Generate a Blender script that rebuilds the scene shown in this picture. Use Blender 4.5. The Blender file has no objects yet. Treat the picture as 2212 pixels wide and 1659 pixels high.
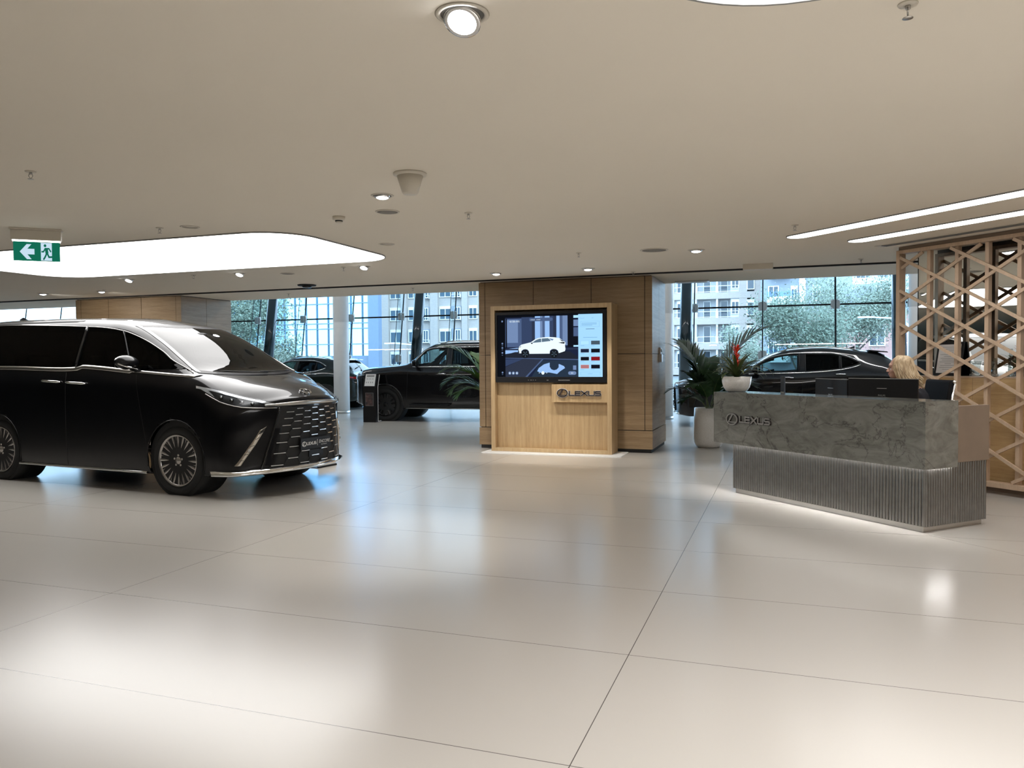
import bpy, math, random
from math import sin, cos, pi, radians, sqrt, atan2
from mathutils import Vector, Matrix
from mathutils.bvhtree import BVHTree

random.seed(7)
SC = bpy.context.scene
COL = SC.collection
S2 = 2 ** -.5
PI = pi

# ------------------------------------------------------------------ mesh helpers
class MB:
    """collects shapes, links them as ONE mesh object"""
    def __init__(s):
        s.v, s.f, s.m, s.s = [], [], [], []
    def add(s, vs, fs, m=0, smooth=False):
        b = len(s.v)
        s.v.extend([tuple(v) for v in vs])
        for f in fs:
            s.f.append([i + b for i in f]); s.m.append(m); s.s.append(smooth)
        return s
    def box(s, lo, hi, m=0, F=None):
        x0, y0, z0 = lo; x1, y1, z1 = hi
        vs = [(x0,y0,z0),(x1,y0,z0),(x1,y1,z0),(x0,y1,z0),(x0,y0,z1),(x1,y0,z1),(x1,y1,z1),(x0,y1,z1)]
        if F: vs = [F(*v) for v in vs]
        return s.add(vs, [(0,3,2,1),(4,5,6,7),(0,1,5,4),(1,2,6,5),(2,3,7,6),(3,0,4,7)], m)
    def bar(s, p, q, w, d, up=(0,0,1), m=0):
        """rectangular bar from p to q, w across, d along 'up'"""
        p, q, up = Vector(p), Vector(q), Vector(up)
        t = (q - p).normalized(); a = t.cross(up).normalized() * (w / 2); b = a.cross(t).normalized() * (d / 2)
        vs = [p-a-b, p+a-b, p+a+b, p-a+b, q-a-b, q+a-b, q+a+b, q-a+b]
        return s.add(vs, [(0,1,2,3),(7,6,5,4),(0,4,5,1),(1,5,6,2),(2,6,7,3),(3,7,4,0)], m)
    def prism(s, poly, F, d0, d1, m=0):
        """2D polygon extruded; F(u, w, n) maps to 3D"""
        n = len(poly)
        vs = [F(u, w, d0) for u, w in poly] + [F(u, w, d1) for u, w in poly]
        fs = [list(range(n))[::-1], list(range(n, 2 * n))]
        fs += [(i, (i + 1) % n, n + (i + 1) % n, n + i) for i in range(n)]
        return s.add(vs, fs, m)
    def ringprism(s, outer, inner, F, d0, d1, m=0):
        n = len(outer)
        vs = [F(u, w, d) for d in (d0, d1) for P in (outer, inner) for u, w in P]
        fs = []
        for i in range(n):
            j = (i + 1) % n
            fs += [(i, j, n + j, n + i), (2*n+i, 3*n+i, 3*n+j, 2*n+j), (i, 2*n+i, 2*n+j, j), (n+i, n+j, 3*n+j, 3*n+i)]
        return s.add(vs, fs, m)
    def lathe(s, prof, n=32, F=None, m=0, smooth=True, a0=0, a1=2*pi):
        """profile of (r, z) turned about z; F maps local to final"""
        full = abs(a1 - a0 - 2*pi) < 1e-6
        k = n if full else n + 1
        vs = []
        for r, z in prof:
            for i in range(k):
                a = a0 + (a1 - a0) * i / n
                v = (r*cos(a), r*sin(a), z)
                vs.append(F(*v) if F else v)
        fs = []
        for j in range(len(prof) - 1):
            for i in range(n):
                i2 = (i + 1) % k
                fs.append((j*k+i, j*k+i2, (j+1)*k+i2, (j+1)*k+i))
        s.add(vs, fs, m, smooth)
        if full:
            b = len(s.v) - len(vs)
            for j, rev in ((0, True), (len(prof) - 1, False)):
                if prof[j][0] > 1e-5:
                    f = [b + j*k + i for i in range(k)]
                    s.f.append(f[::-1] if rev else f); s.m.append(m); s.s.append(False)
        return s
    def tube(s, pts, r, n=8, m=0, closed=False, cap=True):
        """swept round tube; r a number or a list"""
        P = [Vector(p) for p in pts]; N = len(P)
        if N < 2: return s
        R = r if isinstance(r, (list, tuple)) else [r] * N
        up = None; vs = []
        for i in range(N):
            a = P[(i - 1) % N] if (closed or i > 0) else P[i]
            b = P[(i + 1) % N] if (closed or i < N - 1) else P[i]
            t = (b - a)
            t = t.normalized() if t.length > 1e-9 else Vector((0, 0, 1))
            if up is None:
                up = Vector((0, 0, 1)) if abs(t.z) < .9 else Vector((1, 0, 0))
            x = t.cross(up)
            if x.length < 1e-6: x = t.orthogonal()
            x.normalize(); y = x.cross(t).normalized(); up = y
            for k in range(n):
                an = 2*pi*k/n
                vs.append(P[i] + x*(cos(an)*R[i]) + y*(sin(an)*R[i]))
        fs = []
        for i in range(N if closed else N - 1):
            j = (i + 1) % N
            for k in range(n):
                k2 = (k + 1) % n
                fs.append((i*n+k, i*n+k2, j*n+k2, j*n+k))
        if cap and not closed:
            fs.append(list(range(n))[::-1]); fs.append([(N-1)*n + k for k in range(n)])
        return s.add(vs, fs, m, True)
    def grid(s, rows, m=0, smooth=True, closed=False, flip=False):
        nr, nc = len(rows), len(rows[0])
        vs = [p for r in rows for p in r]; fs = []
        for i in range(nr - 1):
            for j in range(nc if closed else nc - 1):
                j2 = (j + 1) % nc
                f = (i*nc+j, i*nc+j2, (i+1)*nc+j2, (i+1)*nc+j)
                fs.append(f[::-1] if flip else f)
        return s.add(vs, fs, m, smooth)
    def ell(s, c, r, nu=16, nv=10, m=0, F=None):
        prof = []
        rows = []
        for j in range(nv + 1):
            th = -pi/2 + pi*j/nv
            row = []
            for i in range(nu):
                a = 2*pi*i/nu
                v = (c[0]+r[0]*cos(th)*cos(a), c[1]+r[1]*cos(th)*sin(a), c[2]+r[2]*sin(th))
                row.append(F(*v) if F else v)
            rows.append(row)
        return s.grid(rows, m, True, True)
    def build(s, name, mats, parent=None, bevel=0, autos=None, subsurf=0):
        me = bpy.data.meshes.new(name)
        me.from_pydata(s.v, [], s.f)
        mats = mats if isinstance(mats, (list, tuple)) else [mats]
        for mt in mats: me.materials.append(mt)
        for i, p in enumerate(me.polygons):
            p.material_index = min(s.m[i], len(mats) - 1); p.use_smooth = s.s[i]
        me.validate(); me.update()
        o = bpy.data.objects.new(name, me); COL.objects.link(o)
        if parent: o.parent = parent
        if bevel:
            b = o.modifiers.new('Bevel', 'BEVEL'); b.width = bevel; b.segments = 2; b.limit_method = 'ANGLE'
            b.angle_limit = radians(40); b.harden_normals = False
        if subsurf:
            b = o.modifiers.new('Sub', 'SUBSURF'); b.levels = subsurf; b.render_levels = subsurf
        return o

def tag(o, label, cat, group=None, kind=None):
    o['label'] = label; o['category'] = cat
    if group: o['group'] = group
    if kind: o['kind'] = kind
    return o
def thing(name, label, cat, loc=(0,0,0), rotz=0, group=None):
    o = bpy.data.objects.new(name, None); COL.objects.link(o)
    o.location = loc; o.rotation_euler = (0, 0, rotz); o.empty_display_size = .2
    return tag(o, label, cat, group)
def struct(o, label=None, cat=None):
    o['kind'] = 'structure'
    if label: o['label'] = label
    if cat: o['category'] = cat
    return o
def children(o):
    return [c for c in COL.objects if c.parent == o]
def dup(root, loc, rotz, label, group=None):
    kids = {}
    for c in COL.objects:
        if c.parent: kids.setdefault(c.parent.name, []).append(c)
    def cp(o, parent):
        c = o.copy(); COL.objects.link(c); c.parent = parent
        for k in kids.get(o.name, []): cp(k, c)
        return c
    r = cp(root, None); r.location = loc; r.rotation_euler = (0, 0, rotz); r['label'] = label
    if group: r['group'] = group
    return r

def pchip(xs, ys):
    """monotone-ish cubic interpolation through points (xs ascending)"""
    n = len(xs)
    h = [xs[i+1]-xs[i] for i in range(n-1)]; d = [(ys[i+1]-ys[i])/h[i] for i in range(n-1)]
    m = [d[0]] + [0]*(n-2) + [d[-1]]
    for i in range(1, n-1):
        if d[i-1]*d[i] > 0:
            w1, w2 = 2*h[i]+h[i-1], h[i]+2*h[i-1]
            m[i] = (w1+w2)/(w1/d[i-1]+w2/d[i])
    def f(x):
        if x <= xs[0]: return ys[0]
        if x >= xs[-1]: return ys[-1]
        k = 0
        while x > xs[k+1]: k += 1
        t = (x-xs[k])/h[k]
        return ((2*t**3-3*t*t+1)*ys[k] + (t**3-2*t*t+t)*h[k]*m[k] + (-2*t**3+3*t*t)*ys[k+1] + (t**3-t*t)*h[k]*m[k+1])
    return f
def lin(pts):
    pts = sorted(pts)
    xs = [p[0] for p in pts]; ys = [p[1] for p in pts]
    def f(x):
        if x <= xs[0]: return ys[0]
        for k in range(len(xs)-1):
            if x <= xs[k+1]:
                return ys[k] + (ys[k+1]-ys[k])*(x-xs[k])/max(1e-9, xs[k+1]-xs[k])
        return ys[-1]
    return f
def smooth(pts):
    pts = sorted(pts)
    return pchip([p[0] for p in pts], [p[1] for p in pts])
def rrect(x0, y0, x1, y1, r, n=6):
    P = []
    for cx, cy, a in ((x1-r, y1-r, 0), (x0+r, y1-r, 90), (x0+r, y0+r, 180), (x1-r, y0+r, 270)):
        for i in range(n+1):
            t = radians(a + 90*i/n); P.append((cx+r*cos(t), cy+r*sin(t)))
    return P
def ellipse(cx, cy, a, b, n=32):
    return [(cx+a*cos(2*pi*i/n), cy+b*sin(2*pi*i/n)) for i in range(n)]
def stroke(pts, w, closed=False):
    """polyline -> list of quads (mitred) forming a stroke of width w"""
    P = [Vector((p[0], p[1])) for p in pts]; n = len(P); L, R = [], []
    for i in range(n):
        a = P[(i-1) % n] if (closed or i) else None
        b = P[(i+1) % n] if (closed or i < n-1) else None
        d1 = (P[i]-a).normalized() if a is not None else None
        d2 = (b-P[i]).normalized() if b is not None else None
        if d1 is None: d1 = d2
        if d2 is None: d2 = d1
        n1 = Vector((-d1.y, d1.x)); n2 = Vector((-d2.y, d2.x)); mm = (n1+n2)
        mm = mm/max(.35, mm.dot(n1)) if mm.length > 1e-6 else n1
        L.append(P[i]+mm*(w/2)); R.append(P[i]-mm*(w/2))
    qs = []
    for i in range(n if closed else n-1):
        j = (i+1) % n
        qs.append([tuple(R[i]), tuple(R[j]), tuple(L[j]), tuple(L[i])])
    return qs
def text_geo(body, size, spacing=1.0, shear=0):
    cu = bpy.data.curves.new('t', 'FONT'); cu.body = body; cu.size = size; cu.shear = shear
    cu.space_character = spacing; cu.resolution_u = 3
    ob = bpy.data.objects.new('t', cu)
    me = bpy.data.meshes.new_from_object(ob)
    vs = [(v.co.x, v.co.y) for v in me.vertices]; fs = [list(p.vertices) for p in me.polygons]
    bpy.data.objects.remove(ob); bpy.data.curves.remove(cu); bpy.data.meshes.remove(me)
    w = max([v[0] for v in vs] or [0])
    return vs, fs, w
def put_text(mb, body, size, F, d, m=0, at=(0, 0), spacing=1.0, shear=0, width=None, align='l'):
    vs, fs, w = text_geo(body, size, spacing, shear)
    k = width / w if width else 1
    ox = at[0] - (w*k/2 if align == 'c' else 0)
    mb.add([F(ox + u*k, at[1] + v, d) for u, v in vs], fs, m)

def logo_word(mb, F, h, w, d0, d1, m=0, sw=1.0):
    """wide five-letter wordmark, height h, width w, origin at lower left"""
    s = .2
    letters = [
        [[(.1, 1), (.1, .1), (1.15, .1)]],
        [[(2.3, .9), (1.36, .9)], [(2.25, .5), (1.36, .5)], [(2.3, .1), (1.3, .1), (1.3, 1.0)]],
        [[(2.45, 1), (3.75, 0)], [(2.45, 0), (3.75, 1)]],
        [[(3.95, 1), (3.95, .22), (4.08, .1), (4.95, .1), (5.06, .22), (5.06, 1)]],
        [[(6.3, .9), (5.4, .9), (5.3, .78), (5.3, .6), (5.4, .5), (6.2, .5), (6.3, .4), (6.3, .22), (6.2, .1), (5.25, .1)]],
    ]
    k = w / 6.4
    for L in letters:
        for st in L:
            for q in stroke([(x*k, y*h) for x, y in st], s*h*.95*sw):
                mb.prism(q, F, d0, d1, m)
def logo_emblem(mb, F, a, b, d0, d1, m=0):
    """oval ring with a slanted letter inside, centred at the origin; a, b half axes"""
    n = 40
    mb.ringprism(ellipse(0, 0, a, b, n), ellipse(0, 0, a*.84, b*.82, n), F, d0, d1, m)
    L = [(.22, .82), (-.42, -.40), (.80, -.40), (.74, -.56), (-.62, -.56), (-.66, -.48), (-.02, .82)]
    mb.prism([(x*a, y*b) for x, y in L], F, d0, d1, m)

# ------------------------------------------------------------------ materials
class NT:
    def __init__(s, name):
        s.mat = bpy.data.materials.new(name); s.mat.use_nodes = True
        s.t = s.mat.node_tree; s.t.nodes.clear()
        s.out = s.n('ShaderNodeOutputMaterial')
    def n(s, typ, **kw):
        nd = s.t.nodes.new(typ)
        for k, v in kw.items(): setattr(nd, k, v)
        return nd
    def l(s, a, b): s.t.links.new(a, b)
    def math(s, op, a, b=None, c=None):
        nd = s.n('ShaderNodeMath', operation=op)
        for i, x in enumerate((a, b, c)):
            if x is None: continue
            if isinstance(x, (int, float)): nd.inputs[i].default_value = x
            else: s.l(x, nd.inputs[i])
        return nd.outputs[0]
    def ramp(s, fac, stops, interp='LINEAR'):
        nd = s.n('ShaderNodeValToRGB'); nd.color_ramp.interpolation = interp
        el = nd.color_ramp.elements
        while len(el) < len(stops): el.new(.5)
        for e, (p, c) in zip(el, stops):
            e.position = p; e.color = (*c, 1) if len(c) == 3 else c
        s.l(fac, nd.inputs[0]); return nd.outputs[0]
    def coords(s, scale=(1,1,1), rot=(0,0,0), kind='Object'):
        tc = s.n('ShaderNodeTexCoord'); mp = s.n('ShaderNodeMapping')
        mp.inputs['Scale'].default_value = scale; mp.inputs['Rotation'].default_value = rot
        s.l(tc.outputs[kind], mp.inputs[0]); return mp.outputs[0]
    def noise(s, vec, scale, detail=4, rough=.55, dist=0):
        nd = s.n('ShaderNodeTexNoise'); nd.inputs['Scale'].default_value = scale
        nd.inputs['Detail'].default_value = detail; nd.inputs['Roughness'].default_value = rough
        nd.inputs['Distortion'].default_value = dist
        s.l(vec, nd.inputs['Vector']); return nd
    def mix(s, fac, a, b):
        nd = s.n('ShaderNodeMix', data_type='RGBA')
        for i, x in ((0, fac), (6, a), (7, b)):
            if isinstance(x, (int, float)): nd.inputs[i].default_value = x
            elif isinstance(x, tuple): nd.inputs[i].default_value = (*x, 1)
            else: s.l(x, nd.inputs[i])
        return nd.outputs[2]
    def pbsdf(s, color=None, rough=.5, metal=0, spec=.5, coat=0, coatr=.03, bump=None, bumpd=.002, trans=0, sheen=0):
        p = s.n('ShaderNodeBsdfPrincipled')
        def st(k, x):
            if isinstance(x, (int, float)): p.inputs[k].default_value = x
            elif isinstance(x, tuple): p.inputs[k].default_value = (*x, 1)
            else: s.l(x, p.inputs[k])
        st('Base Color', color); st('Roughness', rough); st('Metallic', metal)
        st('Specular IOR Level', spec); st('Coat Weight', coat); st('Coat Roughness', coatr)
        if trans: st('Transmission Weight', trans)
        if sheen: st('Sheen Weight', sheen)
        if bump is not None:
            b = s.n('ShaderNodeBump'); b.inputs['Distance'].default_value = bumpd; b.inputs['Strength'].default_value = .6
            s.l(bump, b.inputs['Height']); s.l(b.outputs[0], p.inputs['Normal'])
        s.l(p.outputs[0], s.out.inputs[0]); return p
def plain(name, color, rough=.5, metal=0, spec=.5, coat=0, var=.06, vs=6):
    """slight procedural variation of one colour"""
    t = NT(name); v = t.coords()
    nz = t.noise(v, vs, 3)
    c = t.mix(nz.outputs[0], tuple(max(0, x*(1-2*var)) for x in color), tuple(min(1, x*(1+2*var)) for x in color))
    t.pbsdf(c, rough, metal, spec, coat); return t.mat
def emit(name, color, strength):
    t = NT(name); e = t.n('ShaderNodeEmission'); e.inputs[0].default_value = (*color, 1); e.inputs[1].default_value = strength
    t.l(e.outputs[0], t.out.inputs[0]); return t.mat
def wood(name, c0, c1, scale, rough=.42, kind='Object', seed=0):
    """oak veneer; scale stretches the grain"""
    t = NT(name); v = t.coords(scale, kind=kind)
    big = t.noise(v, 1.0, 6, .6, .6); fine = t.noise(v, 7.0, 5, .65)
    f = t.math('ADD', t.math('MULTIPLY', big.outputs[0], .6), t.math('MULTIPLY', fine.outputs[0], .4))
    c = t.ramp(f, [(.36, c0), (.64, c1)])
    t.pbsdf(c, rough, 0, .4, bump=fine.outputs[0], bumpd=.0006); return t.mat
def glass_sheet(name, tint, refl_rough=0.0, ior=1.5, base=0.0):
    """thin pane: tinted straight-through plus a mirror coat by fresnel"""
    t = NT(name)
    tr = t.n('ShaderNodeBsdfTransparent'); tr.inputs[0].default_value = (*tint, 1)
    gl = t.n('ShaderNodeBsdfAnisotropic'); gl.inputs['Roughness'].default_value = refl_rough
    fr = t.n('ShaderNodeFresnel'); ge = t.n('ShaderNodeNewGeometry')
    t.l(t.math('POWER', ior, t.math('SUBTRACT', 1.0, t.math('MULTIPLY', ge.outputs['Backfacing'], 2.0))), fr.inputs[0])
    fac = t.math('MINIMUM', t.math('ADD', fr.outputs[0], base), 1.0)
    mx = t.n('ShaderNodeMixShader'); t.l(fac, mx.inputs[0]); t.l(tr.outputs[0], mx.inputs[1]); t.l(gl.outputs[0], mx.inputs[2])
    t.l(mx.outputs[0], t.out.inputs[0]); return t.mat

M = {}
def mat_floor():
    t = NT('floor_tile'); g = t.n('ShaderNodeNewGeometry'); sx = t.n('ShaderNodeSeparateXYZ'); t.l(g.outputs['Position'], sx.inputs[0])
    x, y = sx.outputs[0], sx.outputs[1]
    def joint(c, off, pitch, w):
        d = t.math('PINGPONG', t.math('SUBTRACT', c, off), pitch / 2)   # 0 on the joint
        return t.math('LESS_THAN', d, w)
    jy = joint(y, 2.658 + .555*0, 1.1115, .0020); jx = joint(x, -.7245, 3.31, .0020)
    # the diagonal joint that carries on the line of the desk front
    dv = t.math('ABSOLUTE', t.math('SUBTRACT', t.math('MULTIPLY', t.math('ADD', x, y), S2), 5.835))
    du = t.math('GREATER_THAN', t.math('MULTIPLY', t.math('SUBTRACT', x, y), S2), -4.3)
    jd = t.math('MULTIPLY', t.math('LESS_THAN', dv, .0020), du)
    j = t.math('MAXIMUM', t.math('MAXIMUM', jx, jy), jd)
    n1 = t.noise(g.outputs['Position'], .45, 0, .5)
    base = t.mix(n1.outputs[0], (.46, .432, .395), (.525, .495, .457))
    c = t.mix(j, base, (.09, .08, .075))
    t.pbsdf(c, .21, 0, .36); return t.mat
def mat_marble():
    t = NT('veined_marble'); v = t.coords((1, 1, 1))
    w1 = t.noise(v, 1.6, 5, .6, 1.0)
    mp = t.n('ShaderNodeMapping'); mp.inputs['Scale'].default_value = (1.0, 1.0, 2.6); mp.inputs['Rotation'].default_value = (.0, .35, 0)
    t.l(v, mp.inputs[0])
    streak = t.noise(mp.outputs[0], 3.0, 8, .65, 1.6)
    base = t.ramp(streak.outputs[0], [(.3, (.120, .122, .106)), (.5, (.178, .179, .160)), (.72, (.243, .242, .222))])
    def vein(scale, dist, width, rot):
        m2 = t.n('ShaderNodeMapping'); m2.inputs['Rotation'].default_value = rot; t.l(v, m2.inputs[0])
        nn = t.noise(m2.outputs[0], scale, 7, .62, dist)
        return t.ramp(t.math('ABSOLUTE', t.math('SUBTRACT', nn.outputs[0], .5)), [(0, (1, 1, 1)), (width, (0, 0, 0))])
    a = vein(1.15, .7, .010, (.3, .9, .2)); b = vein(2.4, 1.2, .012, (.8, .2, .5))
    mask = t.ramp(w1.outputs[0], [(.45, (0, 0, 0)), (.6, (1, 1, 1))])
    vb = t.math('MULTIPLY', b, mask)
    c = t.mix(t.math('MULTIPLY', t.math('MAXIMUM', t.math('MULTIPLY', a, .6), t.math('MULTIPLY', vb, .55)), 1.0), base, (.035, .034, .032))
    t.pbsdf(c, .13, 0, .5, coat=.3); return t.mat
def mat_leaf(name, c0, c1, rough=.35):
    t = NT(name); v = t.coords(); n = t.noise(v, 9, 3)
    c = t.ramp(n.outputs[0], [(.3, c0), (.7, c1)]); t.pbsdf(c, rough, 0, .4); return t.mat
def mat_terrazzo():
    t = NT('white_glazed_pot'); v = t.coords(); n = t.noise(v, 90, 2)
    c = t.ramp(n.outputs[0], [(.35, (.62, .60, .56)), (.5, (.72, .70, .67))]); t.pbsdf(c, .25, 0, .5, coat=.3); return t.mat
def mat_brick(name, c1, c2, mortar, scale):
    t = NT(name); v = t.coords(); sx = t.n('ShaderNodeSeparateXYZ'); t.l(v, sx.inputs[0])
    cb = t.n('ShaderNodeCombineXYZ'); t.l(t.math('ADD', sx.outputs[0], sx.outputs[1]), cb.inputs[0]); t.l(sx.outputs[2], cb.inputs[1])
    b = t.n('ShaderNodeTexBrick'); b.inputs['Color1'].default_value = (*c1, 1); b.inputs['Color2'].default_value = (*c2, 1)
    b.inputs['Mortar'].default_value = (*mortar, 1); b.inputs['Scale'].default_value = scale; b.inputs['Mortar Size'].default_value = .02
    t.l(cb.outputs[0], b.inputs['Vector'])
    n = t.noise(v, .35, 4); c = t.mix(t.math('MULTIPLY', n.outputs[0], .5), b.outputs[0], tuple((a+bb)/2*1.15 for a, bb in zip(c1, c2)))
    t.pbsdf(c, .85); return t.mat
def mat_paint(name, col, cior=1.30):
    t = NT(name); v = t.coords(); n = t.noise(v, 900, 1)
    c = t.ramp(n.outputs[0], [(.3, tuple(x*.8 for x in col)), (.75, tuple(min(1, x*1.3) for x in col))])
    p = t.pbsdf(c, .3, .0, .12, coat=1.0, coatr=.012); p.inputs['Coat IOR'].default_value = cior; return t.mat

M['floor'] = mat_floor()
M['ceiling'] = plain('ceiling_plaster', (.87, .815, .715), .85, var=.015, vs=.6)
M['wall'] = plain('wall_paint', (.10, .092, .082), .7, var=.03, vs=1)
M['white'] = plain('white_paint', (.78, .78, .77), .45, var=.02)
M['offwhite'] = plain('warm_white_plastic', (.70, .655, .57), .45, var=.02)
M['grey'] = plain('grey_plastic', (.30, .30, .29), .5)
M['dark'] = plain('dark_gap', (.012, .012, .012), .7)
M['black'] = plain('black_plastic', (.007, .007, .008), .42, spec=.28)
M['blackgloss'] = plain('black_gloss', (.006, .006, .007), .08, coat=.6)
M['chrome'] = plain('chrome', (.86, .86, .86), .08, 1, var=.02)
M['satin'] = plain('satin_metal', (.52, .50, .47), .28, 1, var=.05)
M['steel'] = plain('brushed_steel', (.62, .62, .61), .32, 1, var=.05)
M['darkmetal'] = plain('dark_metal_letters', (.075, .06, .065), .22, .6)
M['wood_h'] = wood('oak_panel_horizontal', (.235, .155, .082), (.365, .255, .148), (1.2, 1.2, 22), .45)
M['wood_v'] = wood('oak_veneer_vertical', (.385, .255, .125), (.545, .39, .215), (26, 26, 1.1), .42)
M['wood_frame'] = wood('oak_frame', (.42, .285, .145), (.56, .41, .235), (20, 20, 1.0), .4)
M['wood_pale'] = wood('pale_timber', (.47, .335, .225), (.60, .45, .32), (8, 8, 1.5), .45)
M['wood_cab'] = wood('honey_oak_panel', (.42, .27, .12), (.58, .40, .20), (1.1, 1.1, 16), .42)
M['marble'] = mat_marble()
M['flute'] = plain('bronze_flute_metal', (.30, .29, .275), .30, 1, var=.12, vs=14)
M['tan'] = plain('tan_leather_panel', (.225, .165, .12), .55, var=.10, vs=4)
M['pot'] = mat_terrazzo()
M['soil'] = plain('soil', (.03, .022, .016), .95, var=.4, vs=60)
M['palm'] = mat_leaf('palm_leaf', (.010, .035, .012), (.035, .085, .022), .5)
M['palm2'] = mat_leaf('bright_palm_leaf', (.05, .14, .02), (.12, .24, .05), .5)
M['stem'] = mat_leaf('palm_stem', (.07, .10, .03), (.14, .15, .05), .5)
M['brom'] = mat_leaf('bromeliad_leaf', (.035, .07, .02), (.11, .13, .05))
M['red'] = mat_leaf('red_bract', (.55, .02, .012), (.78, .07, .03))
M['paint'] = mat_paint('black_car_paint', (.0035, .0035, .0045))
M['paint_green'] = mat_paint('dark_green_car_paint', (.006, .010, .008), 1.5)
M['paint2'] = mat_paint('gloss_black_car_paint', (.0035, .0035, .0045), 1.5)
M['clamp'] = plain('silver_casting', (.50, .50, .48), .4, .3)
M['tl'] = plain('pale_metal_edge', (.72, .72, .72), .35, .2)
M['tyre'] = plain('tyre_rubber', (.012, .012, .012), .75, vs=30)
M['rim'] = plain('polished_rim', (.46, .44, .42), .24, .75, var=.08)
M['rimdark'] = plain('dark_rim', (.03, .03, .032), .25, .7)
M['tint'] = glass_sheet('privacy_glass', (.03, .036, .036), ior=1.22)
M['carglass'] = glass_sheet('clear_car_glass', (.45, .56, .55))
M['wsglass'] = glass_sheet('windscreen_glass', (.16, .20, .185), ior=1.5)
M['lens'] = glass_sheet('headlamp_lens', (.75, .78, .8), ior=1.4)
M['glass'] = glass_sheet('facade_glass', (.67, .855, 1.0))
M['finglass'] = glass_sheet('fin_glass', (.86, .95, .98), ior=1.12)
M['led_desk'] = emit('desk_led', (1, .985, .98), 40)
M['mirror'] = plain('mirror_silver', (.80, .82, .80), .005, 1, var=.0)
M['leather'] = plain('black_leather', (.007, .007, .008), .62, spec=.12, vs=40)
M['interior'] = plain('car_interior', (.035, .033, .03), .6)
M['panel_light'] = emit('luminous_ceiling', (1, .985, .97), 3.7)
M['led'] = emit('led_strip', (1, .985, .98), 4.6)
M['lamp'] = emit('downlight_lamp', (.95, .97, 1), 14)
M['led_atrium'] = emit('atrium_led', (1, .985, .97), 30)
M['crystal'] = glass_sheet('crystal_award', (.80, .84, .84), base=.12)
M['taillight'] = plain('red_lens', (.35, .01, .012), .12, coat=.6)
M['green'] = emit('exit_green', (.006, .125, .075), .62)
M['exitwhite'] = emit('exit_white', (.62, .80, .95), .5)
M['skin'] = plain('skin', (.55, .33, .25), .5, var=.05)
M['navy'] = plain('navy_cloth', (.010, .011, .016), .8, vs=60)
M['paper'] = plain('paper', (.72, .70, .68), .6)
# ------------------------------------------------------------------ camera (world axes follow the building grid)
YAW, PIT, ROL, FPX, EYE = 0.337975, 0.0284425, 0.00686546, 1678.48, 1.45
_F = Vector((-sin(YAW)*cos(PIT), cos(YAW)*cos(PIT), -sin(PIT))); _r = Vector((cos(YAW), sin(YAW), 0)); _d = _F.cross(_r)
_R = _r*cos(ROL) + _d*sin(ROL); _D = -_r*sin(ROL) + _d*cos(ROL)
cd = bpy.data.cameras.new('camera'); cam = bpy.data.objects.new('camera', cd); COL.objects.link(cam)
cam.matrix_world = Matrix(((_R.x, -_D.x, -_F.x, 0), (_R.y, -_D.y, -_F.y, 0), (_R.z, -_D.z, -_F.z, EYE), (0, 0, 0, 1)))
cd.sensor_width = 36; cd.lens = FPX*36/2212; cd.clip_end = 600; cd.clip_start = .05
SC.camera = cam
def W(u, v, z=0):
    """the desk, screen and light strips run at 45 degrees to the grid: u along, v away"""
    return ((u+v)*S2, (v-u)*S2, z)
ZC = 2.79

# ------------------------------------------------------------------ room shell
struct(MB().box((-40, -9, -.3), (12, 24.6, 0)).build('floor', M['floor']), 'pale beige large-format stone tile floor', 'floor')
c = MB(); c.box((-40, -9, ZC), (12, 11.86, ZC+.3)); c.box((-40, 11.93, ZC), (12, 13.66, ZC+.3))
struct(c.build('ceiling', M['ceiling']), 'smooth warm white plaster ceiling', 'ceiling')
struct(MB().box((-40, 11.861, ZC-.020), (12, 11.929, ZC+.03)).build('trim_1', M['dark']), 'dark track running across the ceiling', 'trim')
struct(MB().box((-40, 13.5, ZC+.3), (12, 13.66, 5.4)).build('wall_bulkhead', M['white']), 'bulkhead above the ceiling edge', 'wall')
struct(MB().box((-40, 13.5, 5.4), (12, 25.6, 5.6)).build('ceiling_atrium', M['white']), 'high ceiling of the glazed front zone', 'ceiling')
struct(MB().box((-40.2, -9, 0), (-40, 25.4, 5.4)).build('wall_left', M['wall']), 'plain wall', 'wall')
struct(MB().box((12, -9, 0), (12.2, 25.4, 5.4)).build('wall_right', M['wall']), 'plain wall', 'wall')
struct(MB().box((-40, -9.2, 0), (12, -9, 3.1)).build('wall_back', M['wall']), 'plain wall', 'wall')
struct(MB().box((-40, 23.6, 0), (-33.0, 23.8, 5.4)).build('wall_front', M['white']), 'white wall at the far left of the glazed front', 'wall')

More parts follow.
